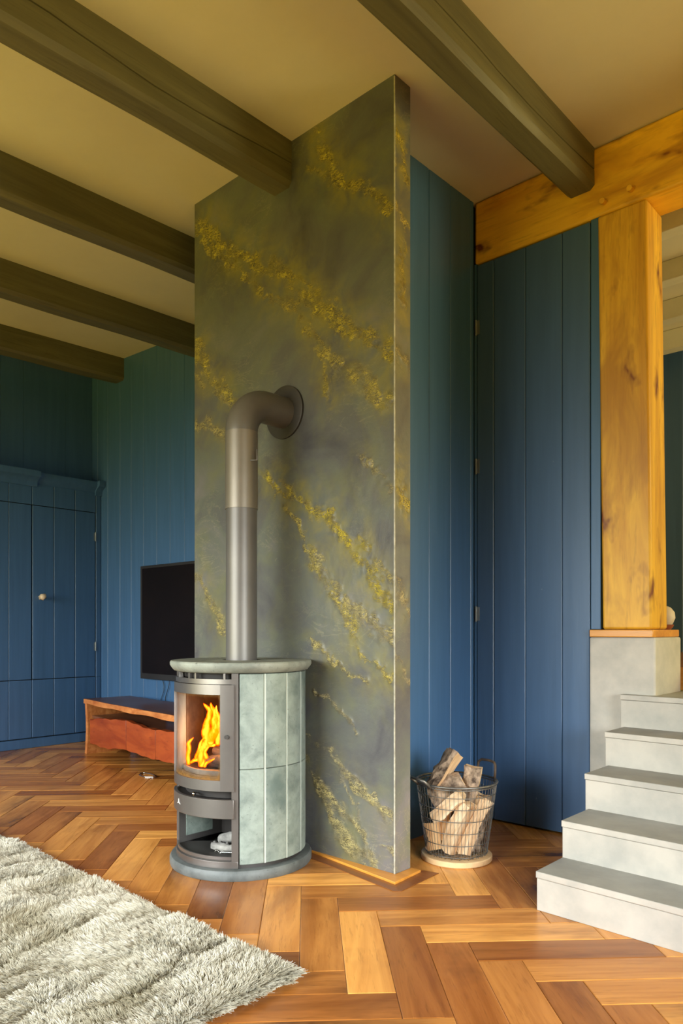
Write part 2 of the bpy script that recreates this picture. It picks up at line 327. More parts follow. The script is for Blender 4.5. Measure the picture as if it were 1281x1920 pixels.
def tube(pts, rad, n=8, closed=False):
    P = np.array(pts, float); m = len(P); rad = rad if hasattr(rad, '__len__') else [rad] * m
    T = np.zeros_like(P)
    for i in range(m):
        a = P[(i - 1) % m] if (closed or i > 0) else P[i]; b = P[(i + 1) % m] if (closed or i < m - 1) else P[i]
        T[i] = (b - a) / (np.linalg.norm(b - a) + 1e-9)
    u = np.cross(T[0], (0, 0, 1.0));
    if np.linalg.norm(u) < 0.1: u = np.cross(T[0], (1.0, 0, 0))
    V = []; F = []
    for i in range(m):
        u = u - T[i] * np.dot(u, T[i]); u /= np.linalg.norm(u) + 1e-9; w = np.cross(T[i], u)
        for k in range(n):
            a = 2 * pi * k / n; V.append(tuple(P[i] + rad[i] * (cos(a) * u + sin(a) * w)))
    for i in range(m if closed else m - 1):
        j = (i + 1) % m
        for k in range(n): F.append((i * n + k, i * n + (k + 1) % n, j * n + (k + 1) % n, j * n + k))
    if not closed: F += [tuple(range(n))[::-1], tuple(range((m - 1) * n, m * n))]
    return V, F
def lathe(prof, c, n=64, ymax=None):
    V = []; F = []; m = len(prof)
    for k in range(n):
        a = 2 * pi * k / n
        for r, z in prof:
            y = c[1] + r * sin(a)
            if ymax is not None: y = min(y, ymax)
            V.append((c[0] + r * cos(a), y, c[2] + z))
    for k in range(n):
        j = (k + 1) % n
        for i in range(m - 1): F.append((k * m + i, j * m + i, j * m + i + 1, k * m + i + 1))
    if prof[0][0] > 1e-6: F.append(tuple(k * m for k in range(n))[::-1])
    if prof[-1][0] > 1e-6: F.append(tuple(k * m + m - 1 for k in range(n)))
    return V, F
def boards(parent, p0, p1, cuts, z0, z1, t=0.02, c=0.004, mat='blue', name='board', gap=0.0025):
    """vertical boards along p0->p1 whose faces look to the right of the walking direction"""
    p0 = np.array(p0, float); p1 = np.array(p1, float); L = np.linalg.norm(p1 - p0); d = (p1 - p0) / L; nrm = np.array([d[1], -d[0]])
    out = []
    for a, b in zip(cuts[:-1], cuts[1:]):
        a += gap / 2; b -= gap / 2
        sec = [(a, -t), (a, -c), (a + c, 0), (b - c, 0), (b, -c), (b, -t)]
        poly = [tuple(p0 + d * s + nrm * q) for s, q in sec]
        V, F = prism(poly, z0, z1); out.append(mk(name, V, F, mat, parent))
    return out
rng = random.Random(7)

def zc(x, y): return 3.57 + 0.025 * (y - 2.55) + 0.04 * max(0.0, -3.6 - x)

# ------------------------------------------------------------------ floor : herringbone parquet
XL, XR, YF, YB = -6.9, 2.75, -2.75, 3.78
floor = struct(mk('floor', *box(XL, XR, YF, YB, -0.12, -0.006), 'joint'))
PW, PL = 0.148, 0.640
S2 = math.sqrt(0.5)
def clip(poly, f):
    out = []
    for i in range(len(poly)):
        a = poly[i]; b = poly[(i + 1) % len(poly)]; fa = f(a); fb = f(b)
        if fa >= 0: out.append(a)
        if (fa >= 0) != (fb >= 0):
            t = fa / (fa - fb); out.append((a[0] + t * (b[0] - a[0]), a[1] + t * (b[1] - a[1])))
    return out
def inview(x, y):
    fd = -0.674 * x + 0.7387 * y
    if fd < 0.5: return False
    u = 640.5 + 1364 * (0.7387 * x + 0.674 * y) / fd; v = 1180 + 1364 * 1.1 / fd
    return -60 < u < 1340 and v < 1990 and y < 3.9 and x > -7
def plank_mesh():
    c = 0.0025; z0 = -0.012; hl = PL / 2 - 0.0007; hw = PW / 2 - 0.0007
    lo = [(-hl, -hw, z0), (hl, -hw, z0), (hl, hw, z0), (-hl, hw, z0)]
    md = [(a, b, -c * 0.6) for a, b, _ in lo]
    tp = [(a - math.copysign(c, a), b - math.copysign(c, b), 0) for a, b, _ in lo]
    V = lo + md + tp; F = [(3, 2, 1, 0), (8, 9, 10, 11)]
    for k in (0, 4): F += [(k + i, k + (i + 1) % 4, k + 4 + (i + 1) % 4, k + 4 + i) for i in range(4)]
    me = bpy.data.meshes.new('plank'); me.from_pydata(V, [], F); me.materials.append(M['oak']); return me
PM = plank_mesh()
O0 = (-1.920, 2.088)              # a known plank corner
eq = (S2, S2); ep = (S2, -S2)     # along the rows / towards the camera
def Pw(q, p): return (O0[0] + q * eq[0] + p * ep[0], O0[1] + q * eq[1] + p * ep[1])
far = []; count = 0
for j in range(-14, 15):
    for k in range(-60, 60):
        for kind in (0, 1):
            if kind == 0: q0, q1, p0, p1 = k * PW, (k + 1) * PW, k * PW, k * PW + PL
            else: q0, q1, p0, p1 = (k + 1) * PW, (k + 1) * PW + PL, k * PW, (k + 1) * PW
            q0 += j * PL; q1 += j * PL; p0 -= j * PL; p1 -= j * PL
            c4 = [Pw(q0, p0), Pw(q1, p0), Pw(q1, p1), Pw(q0, p1)]
            cx = sum(c[0] for c in c4) / 4; cy = sum(c[1] for c in c4) / 4
            if cx < XL - .5 or cx > XR + .5 or cy < -0.6 or cy > YB + .5: continue
            vis = any(inview(*c) for c in c4 + [(cx, cy)])
            hid = (cx < -2.2 and cy < 1.2) or (cx > -1.2 and cy > 2.95) or (-3.4 < cx < -2.4 and cy > 2.9)
            inside = all(XL < c[0] < XR and YF < c[1] < YB for c in c4)
            if vis and not hid and inside and count < 295:
                o = bpy.data.objects.new('plank', PM); COL.objects.link(o); o.parent = floor; count += 1
                o.location = (cx, cy, rng.uniform(-0.0006, 0.0004)); o.rotation_euler = (0, 0, (-pi / 4 if kind == 0 else pi / 4) + rng.choice([0, pi]))
            else:
                pl = c4
                for f in (lambda a: a[0] - XL, lambda a: XR - a[0], lambda a: a[1] - YF, lambda a: YB - a[1]):
                    if pl: pl = clip(pl, f)
                if len(pl) >= 3:
                    mx = sum(c[0] for c in pl) / len(pl); my = sum(c[1] for c in pl) / len(pl)
                    ar = 0.5 * sum(pl[i][0] * pl[(i + 1) % len(pl)][1] - pl[(i + 1) % len(pl)][0] * pl[i][1] for i in range(len(pl)))
                    if ar < 0: pl = pl[::-1]
                    if vis and not hid and count < 295 and abs(ar) > 0.004:
                        ang = -pi / 4 if kind == 0 else pi / 4
                        loc = [((c[0] - mx) * cos(ang) + (c[1] - my) * sin(ang), -(c[0] - mx) * sin(ang) + (c[1] - my) * cos(ang)) for c in pl]
                        V, F = prism(loc, -0.012, 0.0)
                        me = bpy.data.meshes.new('plank'); me.from_pydata(V, [], F); me.materials.append(M['oak'])
                        o = bpy.data.objects.new('plank', me); COL.objects.link(o); o.parent = floor; o.location = (mx, my, 0); o.rotation_euler = (0, 0, ang); count += 1
                    else:
                        sc = [((c[0] - mx) * 0.995 + mx, (c[1] - my) * 0.995 + my) for c in pl]
                        far.append(prism(sc, -0.012, -0.0005))
fo = mk('planks_beyond', *merge(*far), 'oak', floor); fo['kind'] = 'stuff'
print('planks', count)

# ------------------------------------------------------------------ ceiling
gx = [XL - .1, -3.6, -2.0, XR]; gy = [YF, 2.55, 4.2, 6.95]
V = [(x, y, zc(x, y)) for y in gy for x in gx]; n = len(V)
V += [(x, y, z + 0.15) for x, y, z in V]
F = [(r * 4 + c, (r + 1) * 4 + c, (r + 1) * 4 + c + 1, r * 4 + c + 1) for r in range(3) for c in range(3)]
F += [tuple(i + n for i in f[::-1]) for f in F]
struct(mk('ceiling', V, F, 'ceiling'))

# ------------------------------------------------------------------ walls
ztop = lambda x, y: zc(x, y) + 0.02
# wall behind the television
wb = struct(mk('wall_back', *box(-7.0, -3.30, 3.785, 3.95, -0.1, ztop), 'gap'))
cuts = [0.0]
xs = [-6.886, -6.759, -6.563, -6.336, -6.136, -5.926, -5.708, -5.498, -5.282, -5.09, -4.88, -4.67, -4.45, -4.24, -4.02, -3.80, -3.60, -3.40]
boards(wb, (-6.886, 3.759), (-3.40, 3.759), [x + 6.886 for x in xs], 0.0, ztop)
# left wall above and around the built-in cupboard
wl = struct(mk('wall_left', *box(-7.1, -6.91, YF, 3.95, -0.1, ztop), 'gap'))
ys = [-2.70, -2.4, -2.1, -1.8, -1.5, -1.2, -0.9, -0.6, -0.3, 0.0, 0.3, 0.6, 0.9, 1.2, 1.5, 1.8, 2.05, 2.30, 2.56, 2.848, 3.056, 3.474, 3.759]
boards(wl, (-6.886, 3.759), (-6.886, -2.70), [3.759 - y for y in ys[::-1]], 0.0, ztop)
for o in wl.children:   # face the room (+x): the helper looks right of the walk, so mirror
    pass
# chimney mass clad in blue boards on its right flank
wc = struct(mk('wall_chimney_side', *box(-3.46, -2.322, 2.69, 3.80, -0.05, ztop), 'gap'))
boards(wc, (-2.299, 2.672), (-2.299, 3.672), [0.0, 0.18, 0.375, 0.551, 0.756, 0.965, 1.0], 0.0, ztop)
boards(wc, (-3.482, 3.759), (-3.482, 2.672), [0.0, 0.22, 0.43, 0.65, 0.86, 1.087], 0.0, ztop)
# wall beneath the golden crossbeam, with the plank door
wr = struct(mk('wall_right_back', *box(-2.40, -1.600, 3.715, 3.86, -0.05, 3.235), 'gap'))
dr = struct(mk('door_1', *box(-2.275, -1.612, 3.697, 3.712, 0.01, 3.215), 'gap'))
boards(dr, (-2.281, 3.674), (-1.599, 3.674), [0.0, 0.112, 0.312, 0.528, 0.682], 0.012, 3.222, mat='blue_door')
mk('stile', *box(-1.597, -1.545, 3.680, 3.715, 1.10, 3.235), 'blue', wr, bevel=0.003)
mk('stile', *box(-2.299, -2.283, 3.676, 3.715, 0.0, 3.235), 'blue', wr)
for z in (2.86, 2.05, 1.19):
    V, F = merge(tube([(-2.283, 3.668, z - 0.045), (-2.283, 3.668, z + 0.045)], 0.006, 8), box(-2.283, -2.262, 3.669, 3.6735, z - 0.04, z + 0.04))
    mk('hinge', V, F, 'hinge', dr)
# walls behind the camera and to the right, with windows
def window_wall(name, fixed, a0, a1, wins, zt, axis):
    parts = []; edges = [a0] + [e for w in wins for e in (w[0], w[1])] + [a1]
    def bx(a, b, z0, z1):
        return box(a, b, fixed - 0.12, fixed, z0, z1) if axis == 'x' else box(fixed, fixed + 0.12, a, b, z0, z1)
    for i in range(0, len(edges), 2): parts.append(bx(edges[i], edges[i + 1], 0, zt))
    for w in wins: parts += [bx(w[0], w[1], 0, w[2]), bx(w[0], w[1], w[3], zt)]
    o = struct(mk(name, *merge(*parts), 'white_wall'))
    return o
window_wall('wall_front', YF, XL, XR, [(-6.8, -1.2, 0.35, 2.55)], 3.44, 'x')
window_wall('wall_right', XR, YF, 6.95, [(-1.0, 1.8, 0.45, 2.6), (4.5, 6.3, 1.3, 3.0)], 3.44, 'y')
def window(name, x0, x1, z0, z1, fixed, axis, nm):
    def bx(a, b, c, d, e=0.05):
        return box(a, b, fixed - 0.10, fixed - 0.10 + e, c, d) if axis == 'x' else box(fixed + 0.05, fixed + 0.05 + e, a, b, c, d)
    f = [bx(x0, x1, z0, z0 + .06), bx(x0, x1, z1 - .06, z1), bx(x0, x0 + .06, z0, z1), bx(x1 - .06, x1, z0, z1)]
    for k in range(1, nm): q = x0 + (x1 - x0) * k / nm; f.append(bx(q - .03, q + .03, z0, z1))
    struct(mk(name, *merge(*f), 'white_wall'))
window('window_1', -6.8, -1.2, 0.35, 2.55, YF, 'x', 4)
window('window_2', -1.0, 1.8, 0.45, 2.6, XR, 'y', 2)
window('window_3', 4.5, 6.3, 1.3, 3.0, XR, 'y', 2)

# upper room behind the post
fu = struct(mk('floor_upper', *box(-3.4, XR, 4.09, 6.95, 0.78, 0.90), 'oak'))
wf = struct(mk('wall_far', *box(-3.45, XR, 6.87, 7.0, 0.8, ztop), 'gap'))
boards(wf, (-3.40, 6.84), (XR, 6.84), [i * 0.256 for i in range(25)], 0.9, ztop, mat='blue_door')
struct(mk('wall_upper_left', *box(-3.55, -3.41, 3.96, 6.95, 0.0, ztop), 'white_wall'))
mk('riser_board', *box(-1.60, XR, 4.07, 4.09, 0.776, 0.899), 'oak', fu)

# ------------------------------------------------------------------ ceiling beams
def beam(x0, x1, y0, y1, h, label, crack, seed):
    r = random.Random(seed); ns = 46; V = []; F = []; c = 0.022
    base = ((x0 + x1) / 2, y0, zc(x0, y0) - h)
    ph = r.uniform(0, 6); walk = 0
    for i in range(ns + 1):
        t = i / ns; y = y0 + (y1 - y0) * t; z = zc((x0 + x1) / 2, y); jb = 0.003 * sin(y * 5 + seed)
        walk += r.uniform(-0.006, 0.006); zk = z - h * 0.42 - 0.022 * sin(y * 2.1 + ph) - walk
        zk = min(max(zk, z - h * 0.72), z - h * 0.2)
        w = 0.0035 if crack else 0.0; dpt = 0.012 if crack else 0.0
        sec = [(x1, z), (x1, zk + w), (x1 - dpt, zk), (x1, zk - w), (x1 + jb * .6, z - h + c), (x1 - c, z - h + jb), (x0 + c, z - h + jb), (x0, z - h + c), (x0, z)]
        V += [(a, y, b) for a, b in sec]
    m = 9
    for i in range(ns):
        for k in range(m): F.append((i * m + k, i * m + (k + 1) % m, (i + 1) * m + (k + 1) % m, (i + 1) * m + k))
    F += [tuple(range(m)), tuple(range(ns * m, ns * m + m))[::-1]]
    o = mk('ceiling_beam', V, F, 'beam', base=base, smooth='auto'); tag(o, label, 'beam', 'dark ceiling beams')
    return o
beam(-1.722, -1.574, YF, 3.674, 0.215, 'dark olive ceiling beam ending on the golden crossbeam above the door', True, 3)
beam(-2.815, -2.667, YF, 2.552, 0.225, 'cracked olive ceiling beam butting into the veined chimney slab', True, 5)
beam(-3.950, -3.802, YF, 3.765, 0.222, 'olive ceiling beam passing just left of the chimney top', False, 8)
beam(-5.170, -5.022, YF, 3.765, 0.222, 'olive ceiling beam second from the cupboard wall', False, 11)
beam(-6.430, -6.262, YF, 3.765, 0.215, 'short-looking olive ceiling beam nearest the cupboard wall', False, 13)

# golden timber frame
def timber(o): return o
V, F = prism([(-2.297, 3.672), (XR, 3.672), (XR, 3.899), (-2.297, 3.899)], 3.235, lambda x, y: zc(x, y) - 0.002)
cb = mk('timber_crossbeam', V, F, 'timber_h', base=(-2.297, 3.672, 3.235), bevel=0.014)
tag(cb, 'golden stained timber crossbeam above the plank door, under the ceiling', 'crossbeam')
for px_, pz in ((-1.522, 3.293), (-1.383, 3.302)):
    V, F = tube([(px_, 3.674, pz), (px_, 3.640, pz - 0.004)], 0.014, 10)
    mk('peg', V, F, 'timber_h', cb, smooth='auto')
V = [(-1.560, 3.674, 3.234), (-1.310, 3.674, 3.234), (-1.310, 3.897, 3.234), (-1.560, 3.897, 3.234),
     (-1.533, 3.674, 1.10), (-1.283, 3.674, 1.10), (-1.283, 3.897, 1.10), (-1.533, 3.897, 1.10)]
F = [(0, 1, 2, 3), (7, 6, 5, 4), (4, 5, 1, 0), (5, 6, 2, 1), (6, 7, 3, 2), (7, 4, 0, 3)]
po = mk('timber_post', V, F, 'timber_v', base=(-1.42, 3.78, 1.10), bevel=0.012)
tag(po, 'thick knotty golden timber post standing on the cream plinth by the stairs', 'post')

# plinth under the post
pl = thing('post_plinth', 'cream plastered plinth with orange wooden cap beneath the timber post', 'plinth', (-1.42, 3.84, 0.0))
mk('plaster_block', *box(-1.596, -1.262, 3.658, 4.04, 0.0, 1.060), 'plaster', pl, bevel=0.010)
o = mk('wooden_cap', *box(-1.592, -1.270, 3.650, 4.035, 1.061, 1.098), 'cap', pl, bevel=0.004); o['label'] = 'orange wooden cap'

# ------------------------------------------------------------------ stairs
st = thing('staircase', 'cream microcement staircase of five steps rising beside the door', 'stairs', (-1.2, 2.62, 0))
fr = [(-1.358, 2.621, 0.153), (-1.362, 2.852, 0.306), (-1.380, 3.117, 0.460), (-1.396, 3.375, 0.617), (-1.415, 3.610, 0.776)]
sl = math.tan(R(-2.0)); zp = 0.0
for i, (x, y, z) in enumerate(fr):
    yn = fr[i + 1][1] + 0.03 if i < 4 else 4.085
    xe = XR - 0.01; k = 1.0 if i < 4 else 1.0
    yb = (yn + 0.05 if i < 3 else 3.655) if i < 4 else 4.07
    poly = [(x + 0.002, y + 0.001), (xe, y + (xe - x) * sl + 0.001), (xe, yb), (x + 0.002, yb)]
    if i == 4: poly = [(x + .002, y + .001), (xe, y + (xe - x) * sl + .001), (xe, 4.069), (-1.258, 4.069), (-1.258, 3.656), (x + .002, 3.656)]
    body = mk('step', *prism(poly, 0.0 if i == 0 else zp - 0.01, z - 0.0275), 'plaster', st, bevel=0.002)
    tp = [(p[0] + (0 if q in (1, 2) else 0), p[1]) for q, p in enumerate(poly)]
    tp = [(p[0] - (0.0035 if abs(p[0] - x) < .01 else 0), p[1] - (0.0035 if (q < 2) else 0)) for q, p in enumerate(tp)]
    tr_ = mk('tread', *prism(tp, z - 0.0265, z), 'plaster', body, bevel=0.003)
    tr_.data.materials.append(M['tread'])
    for pg in tr_.data.polygons:
        if pg.normal.z > .9: pg.material_index = 1  # upward faces take the shaded copy
    zp = z

# ------------------------------------------------------------------ chimney slab with raised golden veins
VF=[(0.05,1,[(-3.436,3.423),(-3.25,3.258),(-3.084,3.136),(-2.926,3.02),(-2.776,2.95),(-2.635,2.836),(-2.5,2.708),(-2.372,2.596),(-2.249,2.507),(-2.133,2.43),(-2.021,2.332)]),(0.02,0.9,[(-3.409,3.336),(-3.25,3.193),(-3.084,3.052),(-2.972,2.933),(-2.85,2.809),(-2.705,2.731),(-2.607,2.664),(-2.553,2.572),(-2.474,2.466),(-2.422,2.351),(-2.403,2.218)]),(0.018,0.9,[(-2.85,2.809),(-2.705,2.77),(-2.58,2.713),(-2.5,2.703)]),(0.03,1,[(-2.513,3.531),(-2.422,3.397),(-2.359,3.296),(-2.31,3.23),(-2.19,3.145),(-2.099,3.064),(-2.021,2.99)]),(0.02,0.9,[(-2.526,3.372),(-2.448,3.325),(-2.359,3.287)]),(0.035,0.9,[(-3.472,2.77),(-3.409,2.643),(-3.337,2.549),(-3.25,2.443),(-3.133,2.343)]),(0.03,0.7,[(-3.476,2.569),(-3.315,2.461),(-3.218,2.387),(-3.109,2.33)]),(0.025,0.6,[(-3.468,2.288),(-3.315,2.232),(-3.204,2.16)]),(0.03,0.8,[(-2.513,2.514),(-2.372,2.376),(-2.249,2.274),(-2.133,2.194),(-2.021,2.11)]),(0.035,1,[(-2.831,1.884),(-2.701,1.795),(-2.512,1.687),(-2.397,1.621),(-2.336,1.549),(-2.238,1.475),(-2.162,1.384),(-2.097,1.267),(-2.016,1.202)]),(0.022,0.8,[(-2.771,1.787),(-2.633,1.645),(-2.577,1.516),(-2.48,1.402),(-2.407,1.33),(-2.336,1.26),(-2.257,1.141),(-2.218,1.026),(-2.106,0.942),(-2.025,0.89)]),(0.03,0.5,[(-2.48,1.417),(-2.397,1.322),(-2.316,1.26),(-2.199,1.17),(-2.088,1.091),(-2.016,1.049)]),(0.015,0.6,[(-2.18,1.428),(-2.088,1.379),(-2.025,1.306)]),(0.01,0.6,[(-2.534,1.036),(-2.376,0.941),(-2.257,0.901),(-2.18,0.854)]),(0.008,0.4,[(-2.512,0.822),(-2.376,0.74),(-2.247,0.64)]),(0.02,0.4,[(-2.18,1.887),(-2.106,1.79),(-2.034,1.752)]),(0.012,0.4,[(-2.56,0.59),(-2.464,0.525),(-2.348,0.471),(-2.281,0.403),(-2.194,0.372),(-2.124,0.307),(-2.016,0.221)]),(0.03,0.5,[(-2.56,0.457),(-2.504,0.361),(-2.425,0.248),(-2.356,0.137),(-2.296,0.071),(-2.23,0.03)]),(0.025,0.5,[(-2.496,0.362),(-2.356,0.248),(-2.252,0.183),(-2.194,0.124)]),(0.03,0.5,[(-2.356,0.159),(-2.223,0.086),(-2.124,0.042)]),(0.03,0.5,[(-2.296,0.401),(-2.223,0.351),(-2.11,0.289),(-2.016,0.231)]),(0.01,0.4,[(-2.318,0.365),(-2.274,0.316),(-2.237,0.268),(-2.23,0.214)]),(0.015,0.4,[(-2.097,0.116),(-2.016,0.086)]),(0.025,0.6,[(-3.476,1.413),(-3.373,1.319),(-3.287,1.202),(-3.204,1.071)])]
VS=[(0.025,1,[(2.543,3.33),(2.599,3.281),(2.656,3.134)]),(0.015,1,[(2.546,3.289),(2.543,3.151)]),(0.02,0.8,[(2.543,2.998),(2.599,2.962),(2.656,2.908)]),(0.02,0.9,[(2.599,2.842),(2.613,2.614),(2.656,2.541)]),(0.03,0.5,[(2.543,2.352),(2.656,2.279)]),(0.03,0.9,[(2.547,1.831),(2.592,1.727),(2.662,1.637)]),(0.03,0.4,[(2.558,1.271),(2.662,1.169)]),(0.02,0.4,[(2.558,0.959),(2.662,0.849)])]
nr = np.random.RandomState(4)
def vnoise(X, Z, sc, seed=0):
    g = np.random.RandomState(seed).rand(64, 64); x = X * sc; z = Z * sc
    xi = np.floor(x).astype(int); zi = np.floor(z).astype(int); fx = x - xi; fz = z - zi
    fx = fx * fx * (3 - 2 * fx); fz = fz * fz * (3 - 2 * fz)
    a = g[xi % 64, zi % 64]; b = g[(xi + 1) % 64, zi % 64]; c = g[xi % 64, (zi + 1) % 64]; d = g[(xi + 1) % 64, (zi + 1) % 64]
    return (a * (1 - fx) + b * fx) * (1 - fz) + (c * (1 - fx) + d * fx) * fz
def fbm(X, Z, sc, seed=0, o=4):
    s = 0; a = 0.5; t = 0
    for i in range(o): s = s + a * vnoise(X + 7 * i, Z + 3 * i, sc * 2 ** i, seed + i); t += a; a *= 0.55
    return s / t
def veins(X, Z, lines):
    wx = X + 0.10 * (fbm(X + 20, Z + 20, 6, 1) - 0.5) + 0.055 * (fbm(X + 20, Z + 20, 34, 5, 4) - 0.5)
    wz = Z + 0.10 * (fbm(X + 20, Z + 20, 6, 11) - 0.5) + 0.055 * (fbm(X + 20, Z + 20, 34, 15, 4) - 0.5)
    v = np.zeros_like(X); g = np.zeros_like(X); hzv = np.zeros_like(X); br = fbm(X + 20, Z + 20, 14, 40, 4)
    for w, gold, pts in lines:
        w = w * 1.0 + 0.006
        dm = np.full_like(X, 9.0)
        for (a, b), (c, d) in zip(pts[:-1], pts[1:]):
            L2 = (c - a) ** 2 + (d - b) ** 2; t = np.clip(((wx - a) * (c - a) + (wz - b) * (d - b)) / L2, 0, 1)
            dm = np.minimum(dm, np.hypot(wx - a - t * (c - a), wz - b - t * (d - b)))
        ww = w * (0.05 + 1.5 * br); k = np.exp(-(dm / ww) ** 2)
        g = np.where(k > v, gold, g); v = np.maximum(v, k); hzv = np.maximum(hzv, gold ** 1.5 * np.exp(-(dm / (w * 1.6 + .045)) ** 2))
    al = X * .78 - Z * .62; ac = X * .62 + Z * .78
    st_ = 1 - 2 * np.abs(fbm(al * .35 + 40, ac + 40, 22, 55, 4) - .5)
    v = v * np.clip(.25 + 1.1 * np.clip((st_ - .55) / .4, 0, 1), 0, 1.15)
    return v, g, hzv
CH = thing('chimney_slab', 'tall slate-grey chimney slab with gold veins behind the wood stove', 'chimney', (-2.744, 2.61, 0))
def slab_face(name, u0, u1, fixed, axis, lines, sp=0.0075):
    zt = 3.60; nu = int((u1 - u0) / sp) + 1; nz = int(zt / sp) + 1
    U, Z = np.meshgrid(np.linspace(u0, u1, nu), np.linspace(0, 1, nz))
    if axis == 'y': zmax = 3.57 + 0.0 * U + 0.04 * np.maximum(0, -3.6 - U)
    else: zmax = 3.57 + 0.025 * (U - 2.55)
    Z = Z * zmax
    v, g, hv = veins(U, Z, lines)
    rel = 0.0035 * (fbm(U + 20, Z + 20, 3, 60, 5) - 0.5) + v * (fbm(U + 20, Z + 20, 45, 70, 3) - 0.35) * 0.011
    edge = np.clip(np.minimum(U - u0, u1 - U) / 0.01, 0, 1); rel = rel * edge
    Vv = np.stack([U, fixed - rel, Z], -1) if axis == 'y' else np.stack([fixed + rel, U, Z], -1)
    idx = np.arange(nu * nz).reshape(nz, nu)
    q = np.stack([idx[:-1, :-1], idx[:-1, 1:], idx[1:, 1:], idx[1:, :-1]], -1).reshape(-1, 4)
    me = bpy.data.meshes.new(name); P = Vv.reshape(-1, 3) - np.array(BASE[CH.name])
    me.vertices.add(len(P)); me.vertices.foreach_set('co', P.ravel()); me.loops.add(q.size); me.loops.foreach_set('vertex_index', q.ravel())
    me.polygons.add(len(q)); me.polygons.foreach_set('loop_start', np.arange(len(q)) * 4); me.polygons.foreach_set('use_smooth', np.ones(len(q), bool))
    me.update(); me.validate()
    for nm, arr in (('vein', v), ('gold', g), ('haze', hv)):
        a = me.attributes.new(nm, 'FLOAT', 'POINT'); a.data.foreach_set('value', arr.ravel().astype(np.float32))
    me.materials.append(M['slate' if axis == 'y' else 'slate_lit']); o = bpy.data.objects.new(name, me); COL.objects.link(o); o.parent = CH
    return o
slab_face('front_face', -3.482, -2.006, 2.549, 'y', VF)
slab_face('end_face', 2.549, 2.664, -2.006, 'x', VS, 0.005)
M['bead'] = mottled('pale_corner_bead', (0.30, 0.28, 0.22), (0.50, 0.47, 0.38), scale=30, rough=0.5, bs=0.2)
mk('corner_bead', *box(-2.0085, -2.0035, 2.5465, 2.5515, 0.0, 3.56), 'bead', CH)
mk('slab_core', *box(-3.480, -2.010, 2.555, 2.668, 0.0, lambda x, y: zc(x, y) - 0.001), 'slate', CH)
# wooden base strip and a flush dark strip painted in as shade around the slab foot
struct(mk('trim_1', *prism([(-2.560, 2.550), (-2.003, 2.550), (-2.003, 2.668), (-1.952, 2.672), (-1.938, 2.465)], 0.0, 0.013), 'cap', bevel=0.002))
struct(mk('slab_foot_shade', *prism([(-2.60, 2.500), (-2.56, 2.549), (-1.945, 2.470), (-1.957, 2.700), (-1.885, 2.715), (-1.872, 2.425), (-1.895, 2.402)][::1], 0.0005, 0.0025), 'foot_shade'))

# ------------------------------------------------------------------ built-in cupboard
CB = thing('wall_cupboard', 'blue built-in plank cupboard with cornice filling the left wall', 'cupboard', (-6.78, 2.4, 0))
XF = -6.687; Y0c = 1.30
mk('carcass', *box(-6.884, XF - 0.022, Y0c, 3.757, 0.0, 2.49), 'gap', CB)
def cboards(parent, ya, yb, cuts, z0, z1, t=0.020):
    cc = [yb - c for c in sorted([ya] + [c for c in cuts if ya < c < yb] + [yb])][::-1]
    cc = sorted(cc)
    return boards(parent, (XF, yb), (XF, ya), cc, z0, z1, t, name='board')
CUT = [1.55, 1.78, 1.99, 2.20, 2.41, 2.63, 2.841, 3.057, 3.268, 3.482]
def face_boards(parent, ya, yb, z0, z1, cuts=CUT):
    ed = [ya] + [c for c in cuts if ya + .02 < c < yb - .02] + [yb]
    for a, b in zip(ed[:-1], ed[1:]):
        a += .0015; b -= .0015; c = .004; t = .02
        sec = [(XF - t, a), (XF - c, a), (XF, a + c), (XF, b - c), (XF - c, b), (XF - t, b)]
        mk('board', *prism(sec[::-1], z0, z1), 'blue', parent)
face_boards(CB, Y0c, 3.757, 2.262, 2.455, CUT + [3.70])
face_boards(CB, Y0c, 3.757, 0.095, 0.628, CUT + [3.70])
face_boards(CB, 3.700, 3.757, 0.630, 2.260)
for ya, yb in ((2.41, 3.055), (3.059, 3.697)):
    d = mk('door', *box(XF - 0.030, XF - 0.021, ya + .004, yb - .004, 0.640, 2.250), 'gap', CB)
    face_boards(d, ya + .002, yb - .002, 0.636, 2.254)
    for z in (0.93, 2.02):
        yy = 3.699 if yb > 3.5 else 2.408
        mk('hinge', *merge(tube([(XF + .002, yy, z - .045), (XF + .002, yy, z + .045)], .006, 8), box(XF - .001, XF + .001, yy - .02, yy, z - .04, z + .04)), 'hinge', d)
    if yb > 3.5:
        # driftwood knob on the right-hand door
        pts = [(XF + x, 3.13 + y, 1.395 + z) for x, y, z in ((0, 0, 0), (.02, 0, .002), (.035, .002, .004), (.055, .006, .008), (.068, .004, .012), (.076, .002, .012))]
        o = mk('knob', *tube(pts, [.014, .013, .022, .032, .027, .012], 9), 'knob', d, smooth=True); o['label'] = 'pale driftwood knob'
        v = o.data.vertices
        for q in v: q.co.z += 0.006 * sin(q.co.y * 160) ; q.co.y += 0.005 * sin(q.co.z * 190)
face_boards(CB, Y0c, 2.408, 0.636, 2.254)
mk('plinth', *box(XF - .02, XF + .014, Y0c, 3.756, 0.0, 0.085), 'blue', CB, bevel=.004)
def cornice(ya, yb, out, nm):
    pr = [(0, 2.452 - out * .5), (.014 + out * .5, 2.452 - out * .5), (.020 + out * .5, 2.470), (.040 + out * .5, 2.492), (.062 + out, 2.512), (.070 + out, 2.530), (.070 + out, 2.560 + out * .1), (0, 2.560 + out * .1)]
    V = [(XF - .02 + a, ya, z) for a, z in pr] + [(XF - .02 + a, yb, z) for a, z in pr]; n = len(pr)
    F = [tuple(range(n)), tuple(range(n, 2 * n))[::-1]] + [(i, n + i, n + (i + 1) % n, (i + 1) % n) for i in range(n)]
    mk(nm, V, F, 'blue', CB, smooth='auto')
cornice(Y0c, 3.755, 0.0, 'cornice'); 
